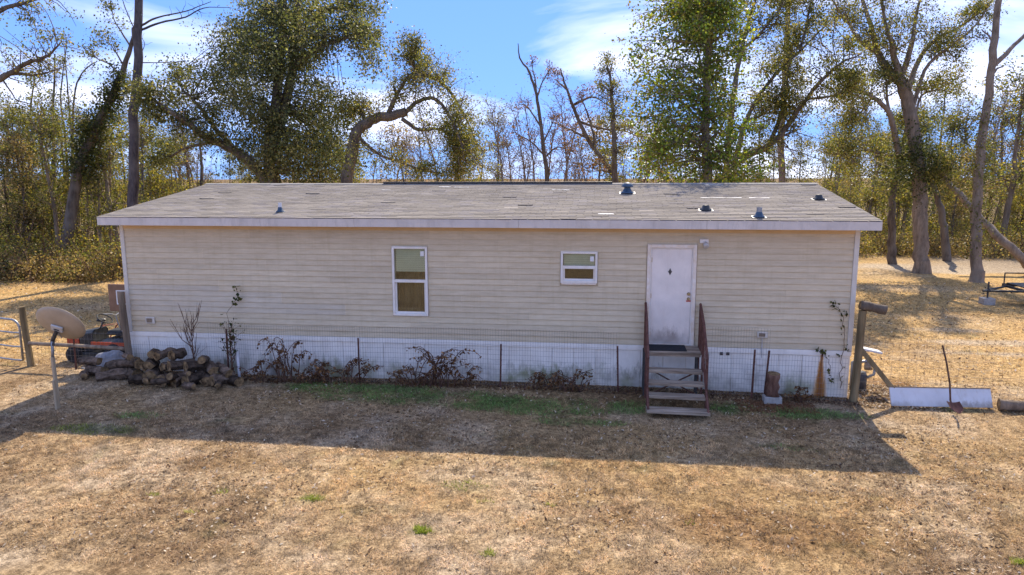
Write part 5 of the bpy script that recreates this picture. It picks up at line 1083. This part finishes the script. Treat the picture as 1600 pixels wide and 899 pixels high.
def sapling(u, y_, h, seed, label, leaf_k, pal, w_=0.45):
    r = np.random.default_rng(seed); c_ = WL(u, 585, y_); b_ = onG(c_[0], y_); t = Tree(seed); tk = t.limb([b_, b_+(0.02, 0, h*0.3), b_+(0.0, 0.02, h*0.6), b_+(0.03, 0, h)], 0.022, 0.005, 6)
    for i in range(15):
        k_ = int(4+i*0.5) % len(tk); base = tk[min(k_, len(tk)-2)]; a_ = r.choice([-1, 1]); L_ = w_*r.uniform(0.5, 1.1); d = np.array([a_*r.uniform(0.25, 0.9), r.normal(0, 0.25), 0.9]); d = nrm(d)
        p_ = np.array([base, base+d*L_*0.35, base+nrm(d+np.array([0, 0, 0.35]))*L_*0.7, base+nrm(d+np.array([0, 0, 0.5]))*L_]); t.mb.tube(p_, 0.009, 0.003, n=4, cap=False)
        for q in range(3): e_ = p_[2] + np.array([r.normal(0, 0.10), r.normal(0, 0.06), abs(r.normal(0.10, 0.06))]); t.mb.tube([p_[1+q % 2], e_], 0.005, 0.002, n=3, cap=False); t.anch.append(e_)
        t.anch.append(p_[3])
    return t.finish('sapling', label, b_, 'stick', 'leaf' if leaf_k else None, leaf_k, 0.03, 0.05, pal, cat='sapling')
sapling(303, -0.45, 1.25, 31, 'bare leafless sapling behind the firewood heap', 0, 'dead', 0.72)
sapling(362, -0.42, 1.10, 32, 'scraggly small shrub with a few dark leaves beside the firewood', 2, 'ivy', 0.35)
# climbing vine on the house corner and by the rust stain
def vine(name, label, pts, seed, nleaf):
    r = np.random.default_rng(seed); root = empty(name, label, 'vine', pts[0]); mb = MB(); P_ = np.array(pts, float)
    q = [P_[0]]
    for a, b in zip(P_[:-1], P_[1:]):
        for t_ in np.linspace(0.2, 1, 5): q.append(a+(b-a)*t_ + r.normal(0, 0.012, 3)*np.array([1, 0.3, 1]))
    mb.tube(q, 0.006, 0.003, n=4, cap=False); mb.build('stem', 'stick', root)
    an = [q[i]+r.normal(0, 0.03, 3)*np.array([1, 0.4, 1]) + np.array([0, -0.02, 0]) for i in r.integers(1, len(q), nleaf)]
    V, c = leaf_cards(an, 2, 0.015, 0.06, 'ivy', r); fast_mesh('leaves', V, 4, c, 'leaf', root)
vine('climbing_vine', 'thin vine climbing the siding beside the house corner trim', [(7.22, -0.05, 0.2), (7.2, -0.04, 0.7), (7.24, -0.04, 1.2), (7.20, -0.04, 1.55), (7.1, -0.04, 1.75), (6.95, -0.04, 1.85)], 3, 26)
vine('climbing_vine', 'small leafy vine hanging over the rust stain on the skirting', [(6.72, -0.05, 0.94), (6.85, -0.07, 0.90), (6.98, -0.07, 0.72), (7.02, -0.07, 0.5), (7.0, -0.07, 0.35)], 4, 16)
vine('climbing_vine', 'wispy vine on the siding above the firewood shrub', [(-4.95, -0.3, 0.5), (-4.9, -0.28, 1.0), (-5.0, -0.2, 1.4), (-4.75, -0.1, 1.75), (-4.85, -0.06, 1.95)], 5, 30)

# ------------------------------------------------------------------ grass, leaf litter
def visible(x_, y_):
    d = np.stack([x_, y_, np.zeros_like(x_)], 1) - CAM; z_ = d @ FWD; u = W/2+F*(d@RIGHT)/z_; v = H/2-F*(d@UP)/z_; return (u > -140) & (u < W+140) & (v < H+120)
def blades(n, x0, x1, y0, y1, lmin, lmax, wmin, wmax, seed, upright, keep=None, colfn=None, jit=0.35):
    r = np.random.default_rng(seed); x_ = r.uniform(x0, x1, n); y_ = r.uniform(y0, y1, n); m = visible(x_, y_)
    m &= ~((x_ > -L2-0.02) & (x_ < L2+0.02) & (y_ > -0.02) & (y_ < BACK))
    if keep is not None: m &= keep(x_, y_, r)
    x_, y_ = x_[m], y_[m]; n = len(x_); z_ = hgt(x_, y_)
    a = r.uniform(0, 2*np.pi, n); up = np.clip(r.normal(upright, 0.25, n), 0.02, 1.4); ln = r.uniform(lmin, lmax, n); wd = r.uniform(wmin, wmax, n)
    d = np.stack([np.cos(a), np.sin(a), up], 1); d /= np.linalg.norm(d, axis=1, keepdims=True); s = np.stack([-np.sin(a), np.cos(a), np.zeros(n)], 1)
    B = np.stack([x_, y_, z_-0.003], 1); V = np.stack([B-s*wd[:, None], B+s*wd[:, None], B+d*ln[:, None]], 1).reshape(-1, 3)
    c = colfn(x_, y_, r)*r.uniform(1-jit, 1+jit*1.25, (n, 1)); return V, np.repeat(c, 3, 0)
def bcol(x_, y_, r):
    c = ground_col(x_, y_); pale = r.random(len(x_)) < 0.16; c[pale] = c[pale]*0.35 + np.array([0.48, 0.38, 0.24])*0.75; dk = r.random(len(x_)) < 0.22; c[dk] *= 0.42; cl = fbm(x_, y_, 7.5, 88, 3)[:, None]; return c*(0.62+1.05*np.clip((cl-0.28)/0.44, 0, 1))
def tuft(x_, y_, r): return r.random(len(x_)) < np.clip((fbm(x_, y_, 6.5, 55, 3)-0.34)*4.5, 0.12, 1)
parts = [blades(330000, -9.5, 11.5, -7.0, 0.4, 0.030, 0.085, 0.0022, 0.0052, 1, 0.55, tuft, bcol),
         blades(300000, -8.0, 10.5, -7.2, -2.6, 0.03, 0.08, 0.0020, 0.0048, 2, 0.50, tuft, bcol),
         blades(130000, -22, 19, 0.0, 16, 0.05, 0.12, 0.005, 0.011, 3, 0.55, None, bcol, 0.25)]
fast_mesh('dry_grass', np.concatenate([p_[0] for p_ in parts]), 3, np.concatenate([p_[1] for p_ in parts]), 'blade', kind='stuff'); tag(bpy.data.objects['dry_grass'], 'short dry straw coloured grass over the whole yard', 'grass')
def gkeep(x_, y_, r): return r.random(len(x_)) < blob(x_, y_, ellipses_green, 101)*np.clip((fbm(x_, y_, 3.2, 66, 3)-0.30)*3.6, 0.06, 1)
TUFT = [(660, 829, 0.13, 0.085, 0.9), (490, 780, 0.10, 0.07, 0.4), (345, 770, 0.10, 0.06, 0.3), (300, 800, 0.08, 0.05, 0.3), (765, 866, 0.08, 0.06, 0.4), (735, 755, 0.09, 0.06, 0.35), (760, 785, 0.12, 0.05, 0.35), (860, 790, 0.06, 0.04, 0.3), (1590, 880, 0.10, 0.08, 1.2), (1080, 820, 0.08, 0.05, 0.25), (240, 772, 0.09, 0.05, 0.25), (540, 800, 0.08, 0.05, 0.25)]
def tkeep(x_, y_, r): return r.random(len(x_)) < 0.5*blob(x_, y_, TUFT, 401)*np.clip((fbm(x_, y_, 14, 405, 3)-0.36)*5, 0, 1)
Vt, ct = blades(1500000, -6, 9, -6.8, -3.9, 0.035, 0.09, 0.003, 0.006, 6, 0.9, tkeep, lambda x_, y_, r: np.array([[0.26, 0.31, 0.03]])*np.where(r.random((len(x_), 1)) < 0.3, 1.4, 1.0))
V, c = blades(420000, -8, 9, -6.5, 0.0, 0.03, 0.075, 0.003, 0.006, 5, 0.8, gkeep, lambda x_, y_, r: np.where((y_ < -3.0)[:, None], np.array([[0.22, 0.26, 0.03]]), np.array([[0.17, 0.28, 0.075]]))*np.where(r.random((len(x_), 1)) < 0.25, 1.5, 1.0))
tag(fast_mesh('green_grass', np.concatenate([V, Vt]), 3, np.concatenate([c, ct]), 'blade', kind='stuff'), 'patches of fresh green weeds and grass in front of the steps and skirting', 'grass')
# fallen leaves
def litter(n, x0, x1, y0, y1, smin, smax, seed, pal, keep=None):
    r = np.random.default_rng(seed); x_ = r.uniform(x0, x1, n); y_ = r.uniform(y0, y1, n); m = visible(x_, y_)
    m &= ~((x_ > -L2-0.02) & (x_ < L2+0.02) & (y_ > -0.02) & (y_ < BACK))
    if keep is not None: m &= keep(x_, y_, r)
    x_, y_ = x_[m], y_[m]; n = len(x_); B = np.stack([x_, y_, hgt(x_, y_)+r.uniform(0.004, 0.02, n)], 1); a = r.uniform(0, 6.28, n); s = r.uniform(smin, smax, n)[:, None]
    d = np.stack([np.cos(a), np.sin(a), r.normal(0, 0.35, n)], 1)*s; e = np.stack([-np.sin(a), np.cos(a), r.normal(0, 0.45, n)], 1)*s*0.42
    V = np.stack([B-d, B+e, B+d, B-e], 1).reshape(-1, 3); c = np.array(pal)[r.integers(0, len(pal), n)]*r.uniform(0.75, 1.25, (n, 1)); return V, np.repeat(c, 4, 0)
LP = [(0.30, 0.20, 0.10), (0.22, 0.13, 0.065), (0.46, 0.37, 0.25), (0.13, 0.075, 0.045), (0.62, 0.53, 0.40), (0.10, 0.06, 0.035)]
A1 = litter(30000, -9, 11.5, -7, 0.2, 0.012, 0.036, 11, LP, lambda x_, y_, r: r.random(len(x_)) < np.clip((fbm(x_, y_, 0.7, 77, 3)-0.35)*3.5, 0.1, 1))
A2 = litter(9000, -22, 19, 0, 16, 0.03, 0.06, 12, LP)
A3 = litter(9000, -8, 7.6, -0.55, -0.03, 0.014, 0.032, 13, [(0.09, 0.055, 0.035), (0.14, 0.08, 0.05), (0.06, 0.04, 0.03), (0.20, 0.10, 0.05)], lambda x_, y_, r: r.random(len(x_)) < np.clip(1.15-np.abs(y_+0.3)*3.2+0.8*(fbm(x_, y_, 1.8, 78, 3)-0.5), 0, 1))
A4 = litter(2500, 7.5, 9.0, -0.6, 1.0, 0.015, 0.04, 14, LP)
A5 = litter(1800, 5.2, 6.6, -1.1, -0.5, 0.012, 0.03, 15, [(0.20, 0.09, 0.045), (0.26, 0.13, 0.06)])
tag(fast_mesh('leaf_litter', np.concatenate([a_[0] for a_ in (A1, A2, A3, A4, A5)]), 4, np.concatenate([a_[1] for a_ in (A1, A2, A3, A4, A5)]), 'blade', kind='stuff'), 'fallen brown leaves scattered over the lawn and along the skirting', 'leaves')
